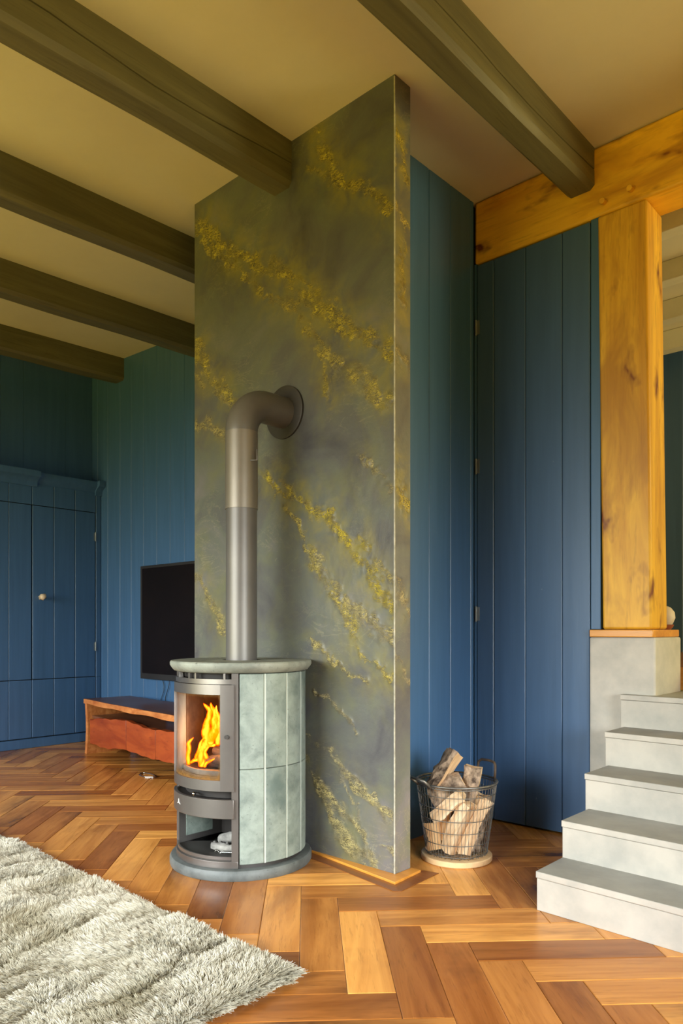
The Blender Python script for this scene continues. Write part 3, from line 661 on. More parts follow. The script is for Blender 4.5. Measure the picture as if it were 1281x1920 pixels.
cornice(3.69, 3.757, 0.045, 'corbel'); cornice(Y0c, 3.10, 0.045, 'corbel')

# ------------------------------------------------------------------ television
TV = thing('television', 'large black wall-mounted television partly hidden behind the chimney slab', 'television', (-5.0, 3.74, 0.644))
mk('bezel', *box(-5.885, -4.03, 3.700, 3.757, 0.648, 1.680), 'bezel', TV, bevel=.004)
mk('screen', *box(-5.845, -4.07, 3.694, 3.7005, 0.700, 1.655), 'screen', TV)
for k, x0 in enumerate((-5.60, -5.52)):
    pts = [(x0 + .03 * sin(i * .7 + k), 3.745, 0.655 - i * 0.034) for i in range(7)]
    o = mk('television_cable', *tube(pts, 0.003, 6), 'cable', base=(x0, 3.745, .45), smooth=True)
    tag(o, ('thin black cable hanging under the television, left of two', 'thin black cable hanging under the television, right of two')[k], 'cable', 'cables under the television')

# ------------------------------------------------------------------ live-edge media bench
BO = np.array([-6.049, 3.230]); bd = np.array([1.708, -0.213]); bd /= np.linalg.norm(bd); bn = np.array([-bd[1], bd[0]])
def BP(u, v, z): p = BO + bd * u + bn * v; return (float(p[0]), float(p[1]), z)
BE = thing('media_bench', 'low red-orange live-edge wooden bench below the television', 'bench', BP(1.1, .2, 0))
def strip(us, vf, vb, zlo, zhi):
    V = []; m = len(us)
    for i, u in enumerate(us): V += [BP(u, vf[i], zlo[i]), BP(u, vb[i], zlo[i]), BP(u, vb[i], zhi[i]), BP(u, vf[i], zhi[i])]
    F = [(0, 1, 2, 3), tuple((m - 1) * 4 + k for k in (3, 2, 1, 0))]
    for i in range(m - 1):
        for k in range(4): F.append((i * 4 + k, (i + 1) * 4 + k, (i + 1) * 4 + (k + 1) % 4, i * 4 + (k + 1) % 4))
    return V, F
us = np.linspace(0, 2.16, 28)
vf = [-0.009 * sin(u * 2.3) - 0.005 * sin(u * 9) for u in us]; vb = [0.43 if u < .2 else 0.43 + 0.03 * sin(u * 1.3) for u in us]
mk('bench_top', *strip(us, [a + .008 for a in vf], vb, [0.447] * 28, [0.4845 + .002 * sin(u * 9) for u in us]), 'walnut', BE)
o = mk('live_edge', *strip(us, vf, [a + .0075 for a in vf], [0.443 + .004 * sin(u * 11) for u in us], [0.483 + .002 * sin(u * 9) for u in us]), 'redwood_edge', BE); o['label'] = 'bright orange live edge of the top'
def panel(u0, u1, nm):
    zs = np.linspace(0, 0.446, 9); V = []
    for z in zs:
        w = 0.010 * sin(z * 7)
        V += [BP(u0, 0.01 + w, z), BP(u1, 0.01 + w, z), BP(u1, 0.42, z), BP(u0, 0.42, z)]
    F = [(3, 2, 1, 0), (32, 33, 34, 35)]
    for i in range(8):
        for k in range(4): F.append((i * 4 + k, i * 4 + (k + 1) % 4, (i + 1) * 4 + (k + 1) % 4, (i + 1) * 4 + k))
    return mk(nm, V, F, 'redwood_edge', BE)
panel(0.0, 0.045, 'side_panel'); panel(2.10, 2.145, 'side_panel')
mk('shelf', *merge(strip([.046, 2.10], [.06, .06], [.42, .42], [.315, .315], [.335, .335])), 'walnut', BE)
mk('back_panel', *merge(strip([.046, .75], [.405, .405], [.42, .42], [.336, .336], [.446, .446])), 'walnut', BE)
mk('drawer_box', *strip([.047, 2.099], [.075, .075], [.40, .40], [.16, .16], [.314, .314]), 'walnut', BE)
kz = [(.075, .305, .095), (.3, .335, .085), (.5, .345, .095), (.7, .362, .125), (.85, .362, .125), (1.0, .350, .120), (1.2, .340, .118), (1.45, .352, .128), (1.72, .360, .130), (2.09, .352, .12)]
seams = [0.06, 0.82, 1.36, 2.095]
def kk(u, j):
    t = [a[0] for a in kz]; return float(np.interp(u, t, [a[j] for a in kz])) + 0.004 * sin(u * 31 + j)
for a, b in zip(seams[:-1], seams[1:]):
    uu = np.linspace(a + .003, b - .003, 14)
    V, F = strip(uu, [0.028 + 0.008 * sin(u * 8) for u in uu], [0.074] * 14, [kk(u, 2) for u in uu], [kk(u, 1) for u in uu])
    mk('drawer_front', V, F, 'redwood', BE, bevel=.002)
# little loop of white cable on the floor under the bench
pts = [BP(1.30 + .10 * cos(a) * (1 + .2 * sin(3 * a)), -0.02 + .045 * sin(a), .005) for a in np.linspace(0, 2 * pi, 22)[:-1]]
o = mk('cable_loop', *tube(pts, .004, 6, True), 'chrome', base=pts[0][:2] + (0,), smooth=True); tag(o, 'small silver cable loop on the floor beneath the bench', 'cable')

# ------------------------------------------------------------------ wood stove
SX, SY = -2.714, 2.261; YM = 2.540
ST = thing('wood_stove', 'round soapstone wood stove with a burning fire behind curved glass', 'stove', (SX, SY, 0))
def arc(r0, r1, p0, p1, z0, z1, seg=None):
    p0 = R(p0); p1 = R(p1); seg = seg or max(2, int(abs(p1 - p0) / R(4))); V = []
    for i in range(seg + 1):
        a = p0 + (p1 - p0) * i / seg
        for r, z in ((r0, z0), (r1, z0), (r1, z1), (r0, z1)):
            V.append((SX + r * sin(a), min(SY - r * cos(a), YM), z))
    F = [(3, 2, 1, 0), tuple(seg * 4 + k for k in range(4))]
    for i in range(seg):
        for k in range(4): F.append((i * 4 + k, i * 4 + (k + 1) % 4, (i + 1) * 4 + (k + 1) % 4, (i + 1) * 4 + k))
    return V, F
C = (SX, SY, 0)
mk('base_plate', *lathe([(0, 0), (.333, 0), (.337, .008), (.337, .032), (.330, .044), (.322, .046), (0, .046)], C, 96, YM), 'soap_base', ST, smooth='auto')
mk('base_ring', *arc(.250, .306, -47.5, 47.5, .046, .078), 'steel', ST, smooth='auto', bevel=.002)
mk('base_ring', *arc(.286, .294, 47.5, 312.5, .046, .9), 'steel_dark', ST, smooth='auto')
# soapstone panels, two rows round the sides and back
for z0, z1 in ((.064, .4815), (.4835, .903)):
    a = 48.0
    while a < 300:
        b = min(a + 21.6, 312)
        o = mk('soapstone_panel', *arc(.288, .3075, a + .55, b - .55, z0, z1, 6), 'soap', ST, bevel=.003)
        a += 22.0
mk('joint_highlight', *merge(*[arc(.286, .3060, 48 + 22 * k - .75, 48 + 22 * k + .75, .064, .903, 2) for k in range(1, 12)]), 'seam_highlight', ST)  # pale strips stand in for highlights along the panel seams
# top plate with collar
mk('top_plate', *lathe([(.10, .905), (.300, .905), (.318, .910), (.331, .926), (.336, .936), (.336, .948), (.331, .954), (.092, .954), (.092, .93), (.092, .905)], C, 96, YM), 'soap_plate', ST, smooth='auto')
mk('pipe_collar', *lathe([(.0, .93), (.091, .93), (.091, .9535), (.080, .9535), (.080, .94), (0, .94)], C, 48), 'black', ST)
# steel front
mk('front_frame', *merge(arc(.296, .306, 42, 47.6, .078, .905), arc(.296, .306, -47.6, -42, .078, .905), arc(.285, .3075, -47.6, 47.6, .858, .880)), 'steel', ST, smooth='auto')
mk('air_slot', *merge(arc(.262, .268, -47, 47, .880, .905)), 'black', ST)
for a in (-20, 0, 8, 36): mk('slot_post', *arc(.285, .305, a - .9, a + .9, .880, .905, 2), 'steel', ST)
DO = mk('door', *merge(arc(.302, .316, 33, 44, .388, .856), arc(.302, .316, -44, -33, .388, .856), arc(.302, .316, -33, 33, .812, .856), arc(.302, .316, -33, 33, .388, .435)), 'steel', ST, smooth='auto')
V, F = arc(.303, .306, -33, 33, .435, .812, 22)
# finer grid on the outside so the soot can fade
nzz = 12; nph = 22; V = []; F = []; soot = []
for i in range(nph + 1):
    a = R(-33 + 66 * i / nph)
    for j in range(nzz + 1):
        z = .435 + .377 * j / nzz; V.append((SX + .306 * sin(a), SY - .306 * cos(a), z))
        e = min(i, nph - i) / nph; t = j / nzz
        soot.append(min(1.2, max(0, 1.0 - t * 9) + max(0, .45 - (1 - t) * 9) + max(0, .7 - e * 14)))
F = [(i * (nzz + 1) + j, (i + 1) * (nzz + 1) + j, (i + 1) * (nzz + 1) + j + 1, i * (nzz + 1) + j + 1) for i in range(nph) for j in range(nzz)]
nV = len(V); V += [(SX + (x - SX) * .985, SY + (y - SY) * .985, z) for x, y, z in V]; F += [tuple(k + nV for k in f[::-1]) for f in F]
G = mk('glass_pane', V, F, 'glass', DO, smooth=True)
a_ = G.data.attributes.new('soot', 'FLOAT', 'POINT'); a_.data.foreach_set('value', soot + [0.0] * nV)
kp = lambda r, ph, z: (SX + r * sin(R(ph)), SY - r * cos(R(ph)), z)
mk('lock_screw', *tube([kp(.314, 38.5, .628), kp(.323, 38.5, .628)], .0095, 16), 'steel_dark', DO, smooth='auto')
# air lever recess and drawer
mk('recess', *arc(.255, .262, -47, 47, .348, .392), 'black', ST)
mk('recess_floor', *arc(.10, .300, -47, 47, .338, .345), 'steel_dark', ST)
mk('air_lever', *tube([kp(.27, 2, .362), kp(.30, 4, .366), kp(.312, 8, .366)], [.004, .005, .008], 10), 'chrome', ST, smooth=True)
DF = mk('ash_drawer', *arc(.300, .317, -46, 44, .268, .352), 'steel', ST, smooth='auto', bevel=.002)
# small triangular emblem (three slim strokes over a base line)
def onarc(ph, z, r=.3185): return kp(r, ph, z)
def badge():
    tri = [[(-14.0, .3285), (-12.9, .3285), (-12.3, .313), (-14.4, .313)], [(-15.0, .312), (-11.6, .312), (-10.2, .305), (-12.2, .307), (-13.3, .3085), (-14.4, .307), (-16.6, .305)]]
    V = []; F = []
    for t in tri:
        k = len(V); V += [onarc(p, z) for p, z in t] + [onarc(p, z, .3165) for p, z in t]; n = len(t)
        F += [tuple(range(k, k + n)), tuple(range(k + n, k + 2 * n))[::-1]] + [(k + i, k + n + i, k + n + (i + 1) % n, k + (i + 1) % n) for i in range(n)]
    return V, F
o = mk('emblem', *badge(), 'emblem', DF); o['label'] = 'small pale tree-shaped emblem'
# niche under the drawer
mk('niche_floor', *arc(.02, .300, -47, 47, .078, .084), 'steel_dark', ST)
mk('niche_back', *box(SX - .21, SX + .21, SY + .03, SY + .04, .084, .34), 'black', ST)
mk('niche_side', *merge(prism([(SX + .19, SY - .20), (SX + .2, SY - .20), (SX + .20, SY + .03), (SX + .19, SY + .03)], .084, .34)), 'steel_dark', ST)
ns = mk('niche_side', *prism([(SX - .200, SY - .225), (SX - .190, SY - .225), (SX - .190, SY + .03), (SX - .200, SY + .03)], .084, .34), 'steel', ST)
mk('stone_inset', *prism([(SX - .190, SY - .185), (SX - .186, SY - .185), (SX - .186, SY - .03), (SX - .190, SY - .03)], .112, .33), 'soap', ns)
mk('niche_rim', *arc(.292, .300, -47, 47, .084, .098), 'steel', ST, smooth='auto')
# firebox
mk('firebox_floor', *lathe([(0, .425), (.28, .425), (.28, .445), (0, .445)], C, 48), 'brick', ST)
mk('firebox_roof', *lathe([(0, .815), (.28, .815), (.28, .83), (0, .83)], C, 48), 'char', ST)
for k in range(8):
    mk('firebrick', *arc(.262, .284, 52 + 32 * k, 52 + 32 * k + 31.4, .446, .814, 6), 'brick', ST)
for s_ in (-1, 1): o = mk('door_liner', *arc(.262, .3015, s_ * 34.5, s_ * 44.0, .425, .83, 3), 'liner', ST); o['label'] = 'pale beige liner beside the glass'
mk('fire_grate_bar', *arc(.262, .272, -40, 40, .446, .468), 'brick', ST)
def lump(name, p0, p1, r, n, mat, parent=None, base=None, seed=0, seg=7, taper=.85):
    rr = random.Random(seed); P0 = np.array(p0); P1 = np.array(p1)
    pts = [tuple(P0 + (P1 - P0) * i / seg + np.array([rr.uniform(-1, 1) for _ in range(3)]) * r * .12) for i in range(seg + 1)]
    rad = [r * (taper if i in (0, seg) else 1) * rr.uniform(.88, 1.1) for i in range(seg + 1)]
    V, F = tube(pts, rad, n); V = [tuple(c + rr.uniform(-1, 1) * r * .09 for c in v) for v in V]
    return mk(name, V, F, mat, parent, base=base, smooth='auto')
tc = np.array([-SX, -SY]); tc = tc / np.linalg.norm(tc); rt = np.array([-tc[1], tc[0]]);
if rt[0] < 0: rt = -rt
def SP(lat, dep, z): p = np.array([SX, SY]) + rt * lat + tc * dep; return (float(p[0]), float(p[1]), z)
for i, (a, b, r) in enumerate([((-.20, .03, .468), (-.02, .10, .475), .026), ((-.19, -.03, .472), (-.06, .15, .50), .024), ((-.13, .02, .52), (-.03, .12, .53), .024)]):
    o = lump('burning_log', SP(*a), SP(*b), r, 10, 'char', base=SP(*a), seed=i)
    tag(o, ['charred log lying at the bottom of the stove fire', 'charred log leaning inside the stove fire, behind the lowest', 'upper charred log in the stove fire, at right'][i], 'log', 'logs burning in the stove')
FL = [([(-.181,.457),(-.195,.503),(-.181,.542),(-.160,.574),(-.163,.614),(-.166,.651),(-.147,.683),(-.152,.72),(-.174,.752)],[.012,.018,.020,.024,.026,.020,.017,.014,.004],.55),
 ([(-.152,.560),(-.131,.609),(-.120,.640),(-.123,.688),(-.129,.72),(-.142,.757)],[.018,.030,.026,.017,.014,.005],.42),
 ([(-.105,.56),(-.110,.577),(-.123,.614),(-.137,.651)],[.008,.020,.022,.006],.35),
 ([(-.250,.470),(-.245,.503),(-.248,.542),(-.242,.569),(-.221,.597)],[.010,.012,.013,.011,.003],.25),
 ([(-.211,.490),(-.205,.529),(-.189,.561),(-.176,.598)],[.008,.009,.008,.002],.3),
 ([(-.240,.468),(-.220,.480),(-.189,.486),(-.168,.486),(-.137,.49),(-.105,.494)],[.006,.010,.014,.012,.009,.004],.25),
 ([(-.172,.458),(-.160,.476),(-.140,.488),(-.122,.500)],[.009,.009,.006,.003],.4),
 ([(-.168,.490),(-.172,.520),(-.155,.552),(-.132,.552),(-.108,.560)],[.012,.011,.010,.009,.004],.35),
 ([(-.184,.455),(-.186,.475),(-.180,.500)],[.016,.020,.008],.8),
 ([(-.108,.56),(-.102,.62),(-.108,.69),(-.118,.745)],[.014,.012,.012,.004],-.05)]
FI = thing('fire', 'bright yellow and orange flames burning inside the stove', 'fire', SP(-.17, .08, .445))
from mathutils import noise as mnoise, Vector
for i, (pt, rad, heat) in enumerate(FL):
    P = []; Q = []
    for a, b, ra, rb in zip(pt[:-1], pt[1:], rad[:-1], rad[1:]):
        for t in (0, .25, .5, .75): P.append((a[0] + (b[0] - a[0]) * t, a[1] + (b[1] - a[1]) * t)); Q.append(ra + (rb - ra) * t)
    P.append(pt[-1]); Q.append(rad[-1] * .4)
    d = .06 + .03 * sin(i * 2.3)
    pts = [SP(x + .004 * sin(z * 90 + i), d + .008 * sin(z * 40 + i), z) for x, z in P]
    o = mk('flame', *tube(pts, Q, 12), 'flame', FI, smooth=True)
    ht = o.data.attributes.new('heat', 'FLOAT', 'POINT'); m_ = len(Q)
    ht.data.foreach_set('value', [heat + .15 * (1 - 1.6 * k / m_) for k in range(m_) for _ in range(12)])
fl = bpy.data.lights.new('firelight', 'POINT'); fl.energy = 6.0; fl.color = (1.0, .42, .10); fl.shadow_soft_size = .05
fo_ = bpy.data.objects.new('firelight', fl); COL.objects.link(fo_); fo_.location = SP(-.16, .12, .60)
# gloves and spring handle lying in the niche
o = lump('heat_glove', SP(-.135, .135, .103), SP(-.02, .19, .100), .019, 10, 'glove', base=SP(-.13, .13, .084), seed=5); tag(o, 'pale grey heat glove lying flat in the stove niche', 'glove')
for k in range(3):
    mk('finger', *tube([SP(-.13 + .03 * k, .138 + .012 * k, .108), SP(-.120 + .03 * k, .120 + .012 * k, .119)], [.010, .007], 8), 'glove', o, smooth=True)
o = lump('heat_glove', SP(-.095, .075, .118), SP(0.0, .14, .140), .028, 10, 'glove', base=SP(-.1, .07, .084), seed=9); tag(o, 'crumpled darker grey glove behind the pale one in stove niche', 'glove')
pts = [tuple(np.array(SP(-.085 + .05 * t, .215 + .012 * t, .092 + .004)) + .006 * np.array([0, sin(t * 50), cos(t * 50)])) for t in np.linspace(0, 1, 70)]
pts = [SP(-.112, .205, .088), SP(-.120, .205, .098), SP(-.112, .205, .106), SP(-.104, .206, .098), SP(-.096, .208, .090)] + pts
o = mk('spring_handle', *tube(pts, .0017, 5), 'chrome', base=SP(-.08, .2, .084), smooth=True); tag(o, 'small spring-coil stove handle lying in front of the gloves', 'tool')

# ------------------------------------------------------------------ stove pipe
SPp = thing('stove_pipe', 'matt grey stove pipe bending from the stove into the chimney slab', 'pipe', (SX, SY, .94))
mk('lower_pipe', *tube([(SX, SY, .938), (SX, SY, 1.69)], .0745, 40), 'pipe', SPp, smooth='auto')
mk('upper_pipe', *tube([(SX, SY, 1.676), (SX, SY, 2.045)], .0785, 40), 'pipe_light', SPp, smooth='auto')
eb = [(SX, SY, 2.040)] + [(SX, SY + .155 - .155 * cos(a), 2.045 + .155 * sin(a)) for a in np.linspace(0, pi / 2, 13)] + [(SX, 2.545, 2.200)]
mk('elbow', *tube(eb, .0775, 40), 'pipe', SPp, smooth='auto')
mk('wall_rosette', *tube([(SX, 2.549, 2.205), (SX, 2.538, 2.205), (SX, 2.536, 2.205)], [.134, .134, .128], 48), 'steel_dark', SPp, smooth='auto')
mk('damper_tab', *merge(tube([(SX + .075, SY - .01, 1.90), (SX + .102, SY + .01, 1.90), (SX + .102, SY + .01, 1.95)], .004, 8)), 'pipe', SPp, smooth=True)

# ------------------------------------------------------------------ log basket on round board
BX, BY = -1.954, 2.963
o = mk('round_board', *lathe([(0, 0), (.166, 0), (.170, .004), (.170, .023), (.166, .027), (0, .027)], (BX, BY, 0), 64), 'pale_wood', base=(BX, BY, 0), smooth='auto')
tag(o, 'pale round wooden board under the log basket', 'board')
BK = thing('log_basket', 'round grey wire log basket beside the chimney slab', 'basket', (BX, BY, .028))
rb, rt_, zb, zt = .146, .192, .033, .372
def ring(r, z, th, n=48): return tube([(BX + r * cos(a), BY + r * sin(a), z) for a in np.linspace(0, 2 * pi, n + 1)[:-1]], th, 6, True)
rz = lambda z: rb + (rt_ - rb) * (z - zb) / (zt - zb)
mk('rim', *ring(.193, .374, .0055), 'iron', BK, smooth=True); mk('rim', *ring(.189, .362, .003), 'iron', BK, smooth=True)
for z in (.042, .098, .155, .212, .270, .325): mk('hoop', *ring(rz(z) + .001, z, .0019), 'iron', BK, smooth=True)
vw, vf_ = tube([(rb, 0, zb - .028), (rz(.2), 0, .172), (rt_, 0, zt - .028)], .0012, 5)
wm = bpy.data.meshes.new('wire'); wm.from_pydata(vw, [], vf_); wm.materials.append(M['iron'])
for k in range(60):
    o = bpy.data.objects.new('wire', wm); COL.objects.link(o); o.parent = BK; o.rotation_euler = (0, 0, 2 * pi * k / 60)
gr = []
for q in np.linspace(-.12, .12, 9):
    e = math.sqrt(.146 ** 2 - q * q); gr += [tube([(BX + q, BY - e, .032), (BX + q, BY + e, .032)], .0013, 5), tube([(BX - e, BY + q, .034), (BX + e, BY + q, .034)], .0013, 5)]
mk('base_grid', *merge(*gr), 'iron', BK)
def handle(a0, up, out, mat, sp_=.34):
    pts = []
    for t, (s, k) in enumerate([(-1, 0), (-1, .45), (-.95, .85), (-.7, 1), (0, 1.03), (.7, 1), (.95, .85), (1, .45), (1, 0)]):
        a = a0 + s * sp_; r = .193 + out * k
        pts.append((BX + r * cos(a), BY + r * sin(a), .365 + up * k))
    mk('handle', *tube(pts, .0065, 8), mat, BK, smooth=True)
ra = math.atan2(.674, .7387)
handle(ra + .50, .085, .006, 'rust'); handle(ra + pi + .50, .040, .050, 'iron', .26)

def wedge_log(p0, p1, Rr, half, barkdir, label, seed, face='split', bark=True):
    """split log: a sector of a round trunk, bark on its arc"""
    rr = random.Random(seed)
    def inb(p):
        p = np.array(p, float); d = p[:2] - np.array([BX, BY]); r_ = np.linalg.norm(d); lim = max(.04, rz(min(p[2], .36)) - .052)
        if r_ > lim: p[:2] = np.array([BX, BY]) + d / r_ * lim
        return p
    P0 = inb(p0); P1 = inb(p1); ax = P1 - P0; L = np.linalg.norm(ax); ax /= L
    b = np.array(barkdir, float); b -= ax * b.dot(ax); b /= np.linalg.norm(b); s = np.cross(ax, b)
    na = 6; seg = 7; cen = b * (Rr * .62)
    prof = [(0, 0)] + [(Rr * sin(a), Rr * cos(a)) for a in np.linspace(-R(half), R(half), na)]
    flat1 = (prof[1][0] * .5, prof[1][1] * .5); flat2 = (prof[-1][0] * .5, prof[-1][1] * .5)
    prof = [prof[0], flat1] + prof[1:] + [flat2]
    V = []; m = len(prof); lx = ax
    ph = [rr.uniform(-1, 1) for _ in range(m)]
    for i in range(seg + 1):
        t = i / seg; off = 0.006 * sin(t * 5 + seed)
        for k, (u, v) in enumerate(prof):
            j = 1 + .07 * sin(t * 7 + ph[k] * 3) + rr.uniform(-.05, .05); e = rr.uniform(-.006, .006) if i in (0, seg) else 0
            V.append(P0 + ax * (t * L + e) + (s * u + b * v) * j - cen + s * off)
    # store in a frame whose z runs along the log, so the grain follows it
    Mx = np.stack([s, b, ax], 1)
    loc = [tuple(Mx.T @ (v - P0)) for v in V]
    F = [tuple(range(m)), tuple(range(seg * m, seg * m + m))[::-1]]
    for i in range(seg):
        for k in range(m): F.append((i * m + k, (i + 1) * m + k, (i + 1) * m + (k + 1) % m, i * m + (k + 1) % m))
    me = bpy.data.meshes.new('firewood_log'); me.from_pydata(loc, [], F); me.materials.append(M[face]); me.validate()
    o = bpy.data.objects.new('firewood_log', me); COL.objects.link(o)
    from mathutils import Matrix
    mm = Matrix([[*map(float, Mx[r]), float(P0[r])] for r in range(3)] + [[0, 0, 0, 1]]); o.matrix_world = mm
    tag(o, label, 'log', 'split logs in the wire basket')
    if bark:
        bv = []; bf = []; nb = na
        th = .007
        for i in range(seg + 1):
            row = [np.array(loc[i * m + 2 + k]) for k in range(nb)]
            cc = np.array([0, 0, row[0][2]]) - np.array([0, Rr * .62, 0])
            for r_ in row:
                d = (r_ - cc); d[2] = 0; d /= np.linalg.norm(d); bv.append(tuple(r_)); bv.append(tuple(r_ + d * th * rr.uniform(.5, 1.4)))
        w = nb * 2
        for i in range(seg):
            for k in range(nb - 1):
                a = i * w + k * 2; bf += [(a + 1, a + w + 1, a + w + 3, a + 3)]
            bf += [(i * w, (i + 1) * w, (i + 1) * w + 1, i * w + 1), (i * w + w - 2, i * w + w - 1, (i + 1) * w + w - 1, (i + 1) * w + w - 2)]
        for e in (0, seg):
            for k in range(nb - 1): a = e * w + k * 2; bf.append((a, a + 1, a + 3, a + 2))
        mb = bpy.data.meshes.new('bark'); mb.from_pydata(bv, [], bf); mb.materials.append(M['bark']); mb.validate()
        ob = bpy.data.objects.new('bark', mb); COL.objects.link(ob); ob.parent = o
    return o
LEFT = -rt[0], -rt[1]; cam_dir = np.array([-BX, -BY, .6]); cam_dir = cam_dir / np.linalg.norm(cam_dir)
lf = np.array([-.7387, -.674, 0.0]); up = np.array([0, 0, 1.0])
wedge_log((-2.040, 2.885, .335), (-1.972, 2.985, .500), .078, 38, lf + .5 * up + .35 * cam_dir, 'tallest split log, leaning right above the basket rim', 1, 'split')
wedge_log((-2.052, 2.845, .300), (-1.920, 2.965, .372), .078, 55, up * .8 + cam_dir, 'bark-covered log lying across the basket top at the rim', 2)
wedge_log((-1.905, 2.985, .225), (-1.888, 3.012, .442), .082, 48, lf + .55 * cam_dir, 'upright log with bark left and pale split face right', 3)
wedge_log((-2.040, 2.795, .205), (-1.862, 2.880, .328), .060, 40, -up * .8 - .4 * cam_dir, 'pale split log slanting across the front of basket', 4, bark=False)
wedge_log((-1.947, 2.882, .050), (-1.850, 2.905, .290), .064, 42, -cam_dir + .2 * lf, 'long pale split log standing at the basket front', 5, bark=False)
wedge_log((-1.905, 2.925, .045), (-1.825, 2.985, .305), .066, 42, -cam_dir - .35 * lf, 'long pale split log at the right side of basket', 6)
wedge_log((-2.040, 2.870, .175), (-2.005, 2.890, .050), .070, 42, -cam_dir + .6 * lf, 'short orange split log low at the basket left', 7, 'split_orange')
wedge_log((-1.966, 2.925, .255), (-1.995, 2.900, .100), .062, 40, -lf * .7 + .1 * cam_dir, 'wedge-shaped log pointing down in the basket middle', 8, 'split_orange')
wedge_log((-1.920, 2.965, .062), (-1.862, 3.045, .075), .050, 50, cam_dir + .4 * up, 'small barky log at the basket bottom right', 9)
wedge_log((-1.875, 3.065, .300), (-1.895, 3.060, .060), .060, 50, cam_dir - .6 * lf, 'dark barky log at the back right of basket', 10)

# ------------------------------------------------------------------ vase on dish, on the plinth cap
DI = thing('stone_dish', 'small red-brown rimmed dish on the plinth behind the post', 'dish', (-1.322, 3.965, 1.099))
mk('bowl', *lathe([(0, 0), (.030, 0), (.040, .010), (.047, .024), (.043, .026), (.036, .012), (0, .008)], (-1.322, 3.965, 1.099), 32), 'terracotta', DI, smooth='auto')
o = mk('round_vase', *lathe([(0, 0), (.02, 0), (.040, .016), (.053, .048), (.050, .078), (.032, .102), (.016, .110), (0, .110)], (-1.322, 3.965, 1.111), 32), 'vase', base=(-1.322, 3.965, 1.111), smooth='auto')
tag(o, 'round beige stone ball half hidden behind the golden post', 'ornament')

# ------------------------------------------------------------------ cream beams in the upper room
for k, y in enumerate((4.55, 5.20, 5.86, 6.5)):
    V, F = prism([(-3.40, y), (XR, y), (XR, y + .11), (-3.40, y + .11)], 3.50, lambda x, yy: zc(x, yy))
    o = mk('upper_ceiling_beam', V, F, 'cream_board', base=(-3.4, y, 3.5), bevel=.006)
    tag(o, ['cream beam on the upper room ceiling, nearest the post', 'cream beam on the upper room ceiling, second behind post', 'cream beam on the upper room ceiling, third behind post', 'cream beam on the upper room ceiling, nearest far wall'][k], 'beam', 'cream beams over the upper room')

# ------------------------------------------------------------------ shaggy rug
RX0, RX1, RY0, RY1 = -4.60, -1.645, -0.60, 1.600
RG = thing('shaggy_rug', 'thick cream shaggy rug on the parquet in front of stove', 'rug', ((RX0 + RX1) / 2, (RY0 + RY1) / 2, 0))
nx, ny = 120, 90
U, Vv = np.meshgrid(np.linspace(RX0 + .02, RX1 - .02, nx), np.linspace(RY0 + .02, RY1 - .02, ny))
def lumps(X, Y):
    a = fbm(X * 1.0 + 30, Y * .42 + 30, 16, 3, 4); b = fbm(X + 30, Y + 30, 4.2, 23, 3)
    return a, b
a1, b1 = lumps(U, Vv); edge = np.clip(np.minimum(np.minimum(U - RX0, RX1 - U), np.minimum(Vv - RY0, RY1 - Vv)) / .05 - .4, 0, 1)
H = .006 + edge * (.002 + .034 * a1 + .020 * b1)
Vs = [(float(x), float(y), float(z)) for x, y, z in zip(U.ravel(), Vv.ravel(), H.ravel())]; nn_ = len(Vs)
Vs += [(x, y, 0.001) for x, y, z in Vs]
Fs = []
for r in range(ny - 1):
    for c in range(nx - 1):
        i = r * nx + c; Fs.append((i, i + 1, i + nx + 1, i + nx))
ring_ = [c for c in range(nx)] + [r * nx + nx - 1 for r in range(1, ny)] + [(ny - 1) * nx + c for c in range(nx - 2, -1, -1)] + [r * nx for r in range(ny - 2, 0, -1)]
Fs += [(ring_[i], ring_[(i + 1) % len(ring_)], ring_[(i + 1) % len(ring_)] + nn_, ring_[i] + nn_)[::-1] for i in range(len(ring_))]
mk('backing', Vs, Fs, 'rug_base', RG, smooth=True)
rs = np.random.RandomState(12)
def tufts(x0, x1, y0, y1, sp, per):
    gx_, gy_ = np.meshgrid(np.arange(x0, x1, sp), np.arange(y0, y1, sp)); tx = gx_.ravel() + rs.uniform(-.6, .6, gx_.size) * sp; ty = gy_.ravel() + rs.uniform(-.6, .6, gx_.size) * sp
    tx = np.clip(tx, RX0 + .004, RX1 - .004); ty = np.clip(ty, RY0 + .004, RY1 - .004); return np.repeat(tx, per), np.repeat(ty, per), np.repeat(rs.randint(0, 1 << 30, tx.size), per)
parts = [tufts(RX1 - .035, RX1, 0.55, RY1, .0075, 8), tufts(-4.3, RX1, RY1 - .03, RY1, .008, 6), tufts(-4.3, RX1, 0.55, RY1, .0090, 8), tufts(RX0, RX1, RY0, 0.55, .022, 4)]
tx = np.concatenate([p[0] for p in parts]); ty = np.concatenate([p[1] for p in parts]); tid = np.concatenate([p[2] for p in parts]); N = len(tx)
a2, b2 = lumps(tx, ty)
gxn = (fbm(tx + 30.02, ty * .42 + 30, 13, 3, 4) - fbm(tx + 29.98, ty * .42 + 30, 13, 3, 4)) / .04
gyn = fbm(tx + 50, ty + 50, 5, 90, 3) - .5; gx2 = fbm(tx + 50, ty + 50, 5, 95, 3) - .5
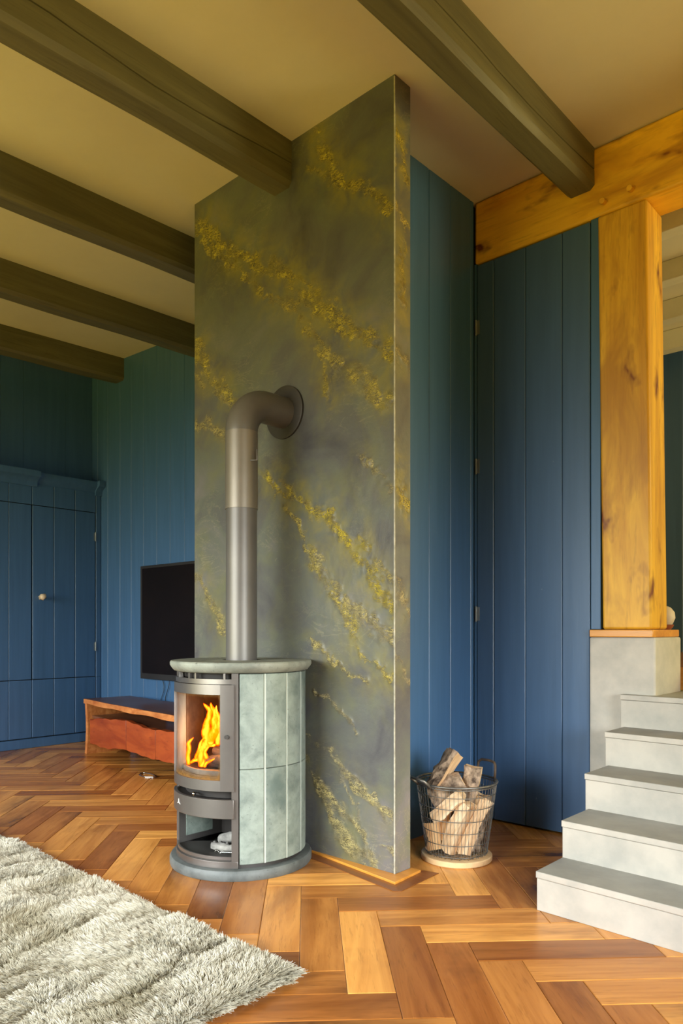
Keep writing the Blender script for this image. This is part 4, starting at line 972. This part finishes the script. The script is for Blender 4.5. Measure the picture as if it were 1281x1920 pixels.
th1 = (tid % 1000) / 1000.0 * 2 * pi; tl = ((tid // 1000) % 1000) / 1000.0
ed = np.minimum(np.minimum(tx - RX0, RX1 - tx), np.minimum(ty - RY0, RY1 - ty)); em = np.clip(ed / .04, 0, 1)
zb_ = .006 + em * (.002 + .034 * a2 + .020 * b2)
ox = rs.normal(0, .0040, N); oy = rs.normal(0, .0040, N)
length = .024 + .011 * tl + .012 * a2 + rs.uniform(-.005, .005, N)
lx = .010 * np.cos(th1) + .05 * gx2 - .0016 * np.clip(gxn, -8, 8) ; ly = .008 * np.sin(th1) + .06 * gyn - .008
outx = np.clip(1 - (RX1 - tx) / .035, 0, 1) * .024 ; outy = np.clip(1 - (RY1 - ty) / .035, 0, 1) * .020
lx = lx + outx; ly = ly + outy
K = 4; pos = np.zeros((N, K, 3), np.float32)
fx = rs.normal(0, .0034, N); fy = rs.normal(0, .0034, N)
for k in range(K):
    t = k / (K - 1)
    pos[:, k, 0] = tx + ox * (1 - .35 * t) + lx * t ** 1.5 + fx * t
    pos[:, k, 1] = ty + oy * (1 - .35 * t) + ly * t ** 1.5 + fy * t
    pos[:, k, 2] = np.maximum(zb_ - .004 + length * (t - .28 * t * t) * (1 - .35 * (ed < .02)), .002)
hc = bpy.data.hair_curves.new('pile'); hc.add_curves([K] * N)
pb = pos.reshape(-1, 3) - np.array(BASE[RG.name], np.float32)
hc.attributes['position'].data.foreach_set('vector', pb.ravel())
ra_ = hc.attributes.get('radius') or hc.attributes.new('radius', 'FLOAT', 'POINT')
ra_.data.foreach_set('value', np.tile(np.array([.0010, .0010, .0008, .0004], np.float32), N))
tn = hc.attributes.new('tone', 'FLOAT', 'CURVE'); tn.data.foreach_set('value', np.clip(.55 + 2.6 * (a2 - .45) + 1.6 * (b2 - .45) + .3 * (tl - .5), 0, 1).astype(np.float32))  # shade in the pile's hollows put into strand colour
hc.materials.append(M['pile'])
ho = bpy.data.objects.new('pile', hc); COL.objects.link(ho); ho.parent = RG; ho['kind'] = 'stuff'
print('strands', N)
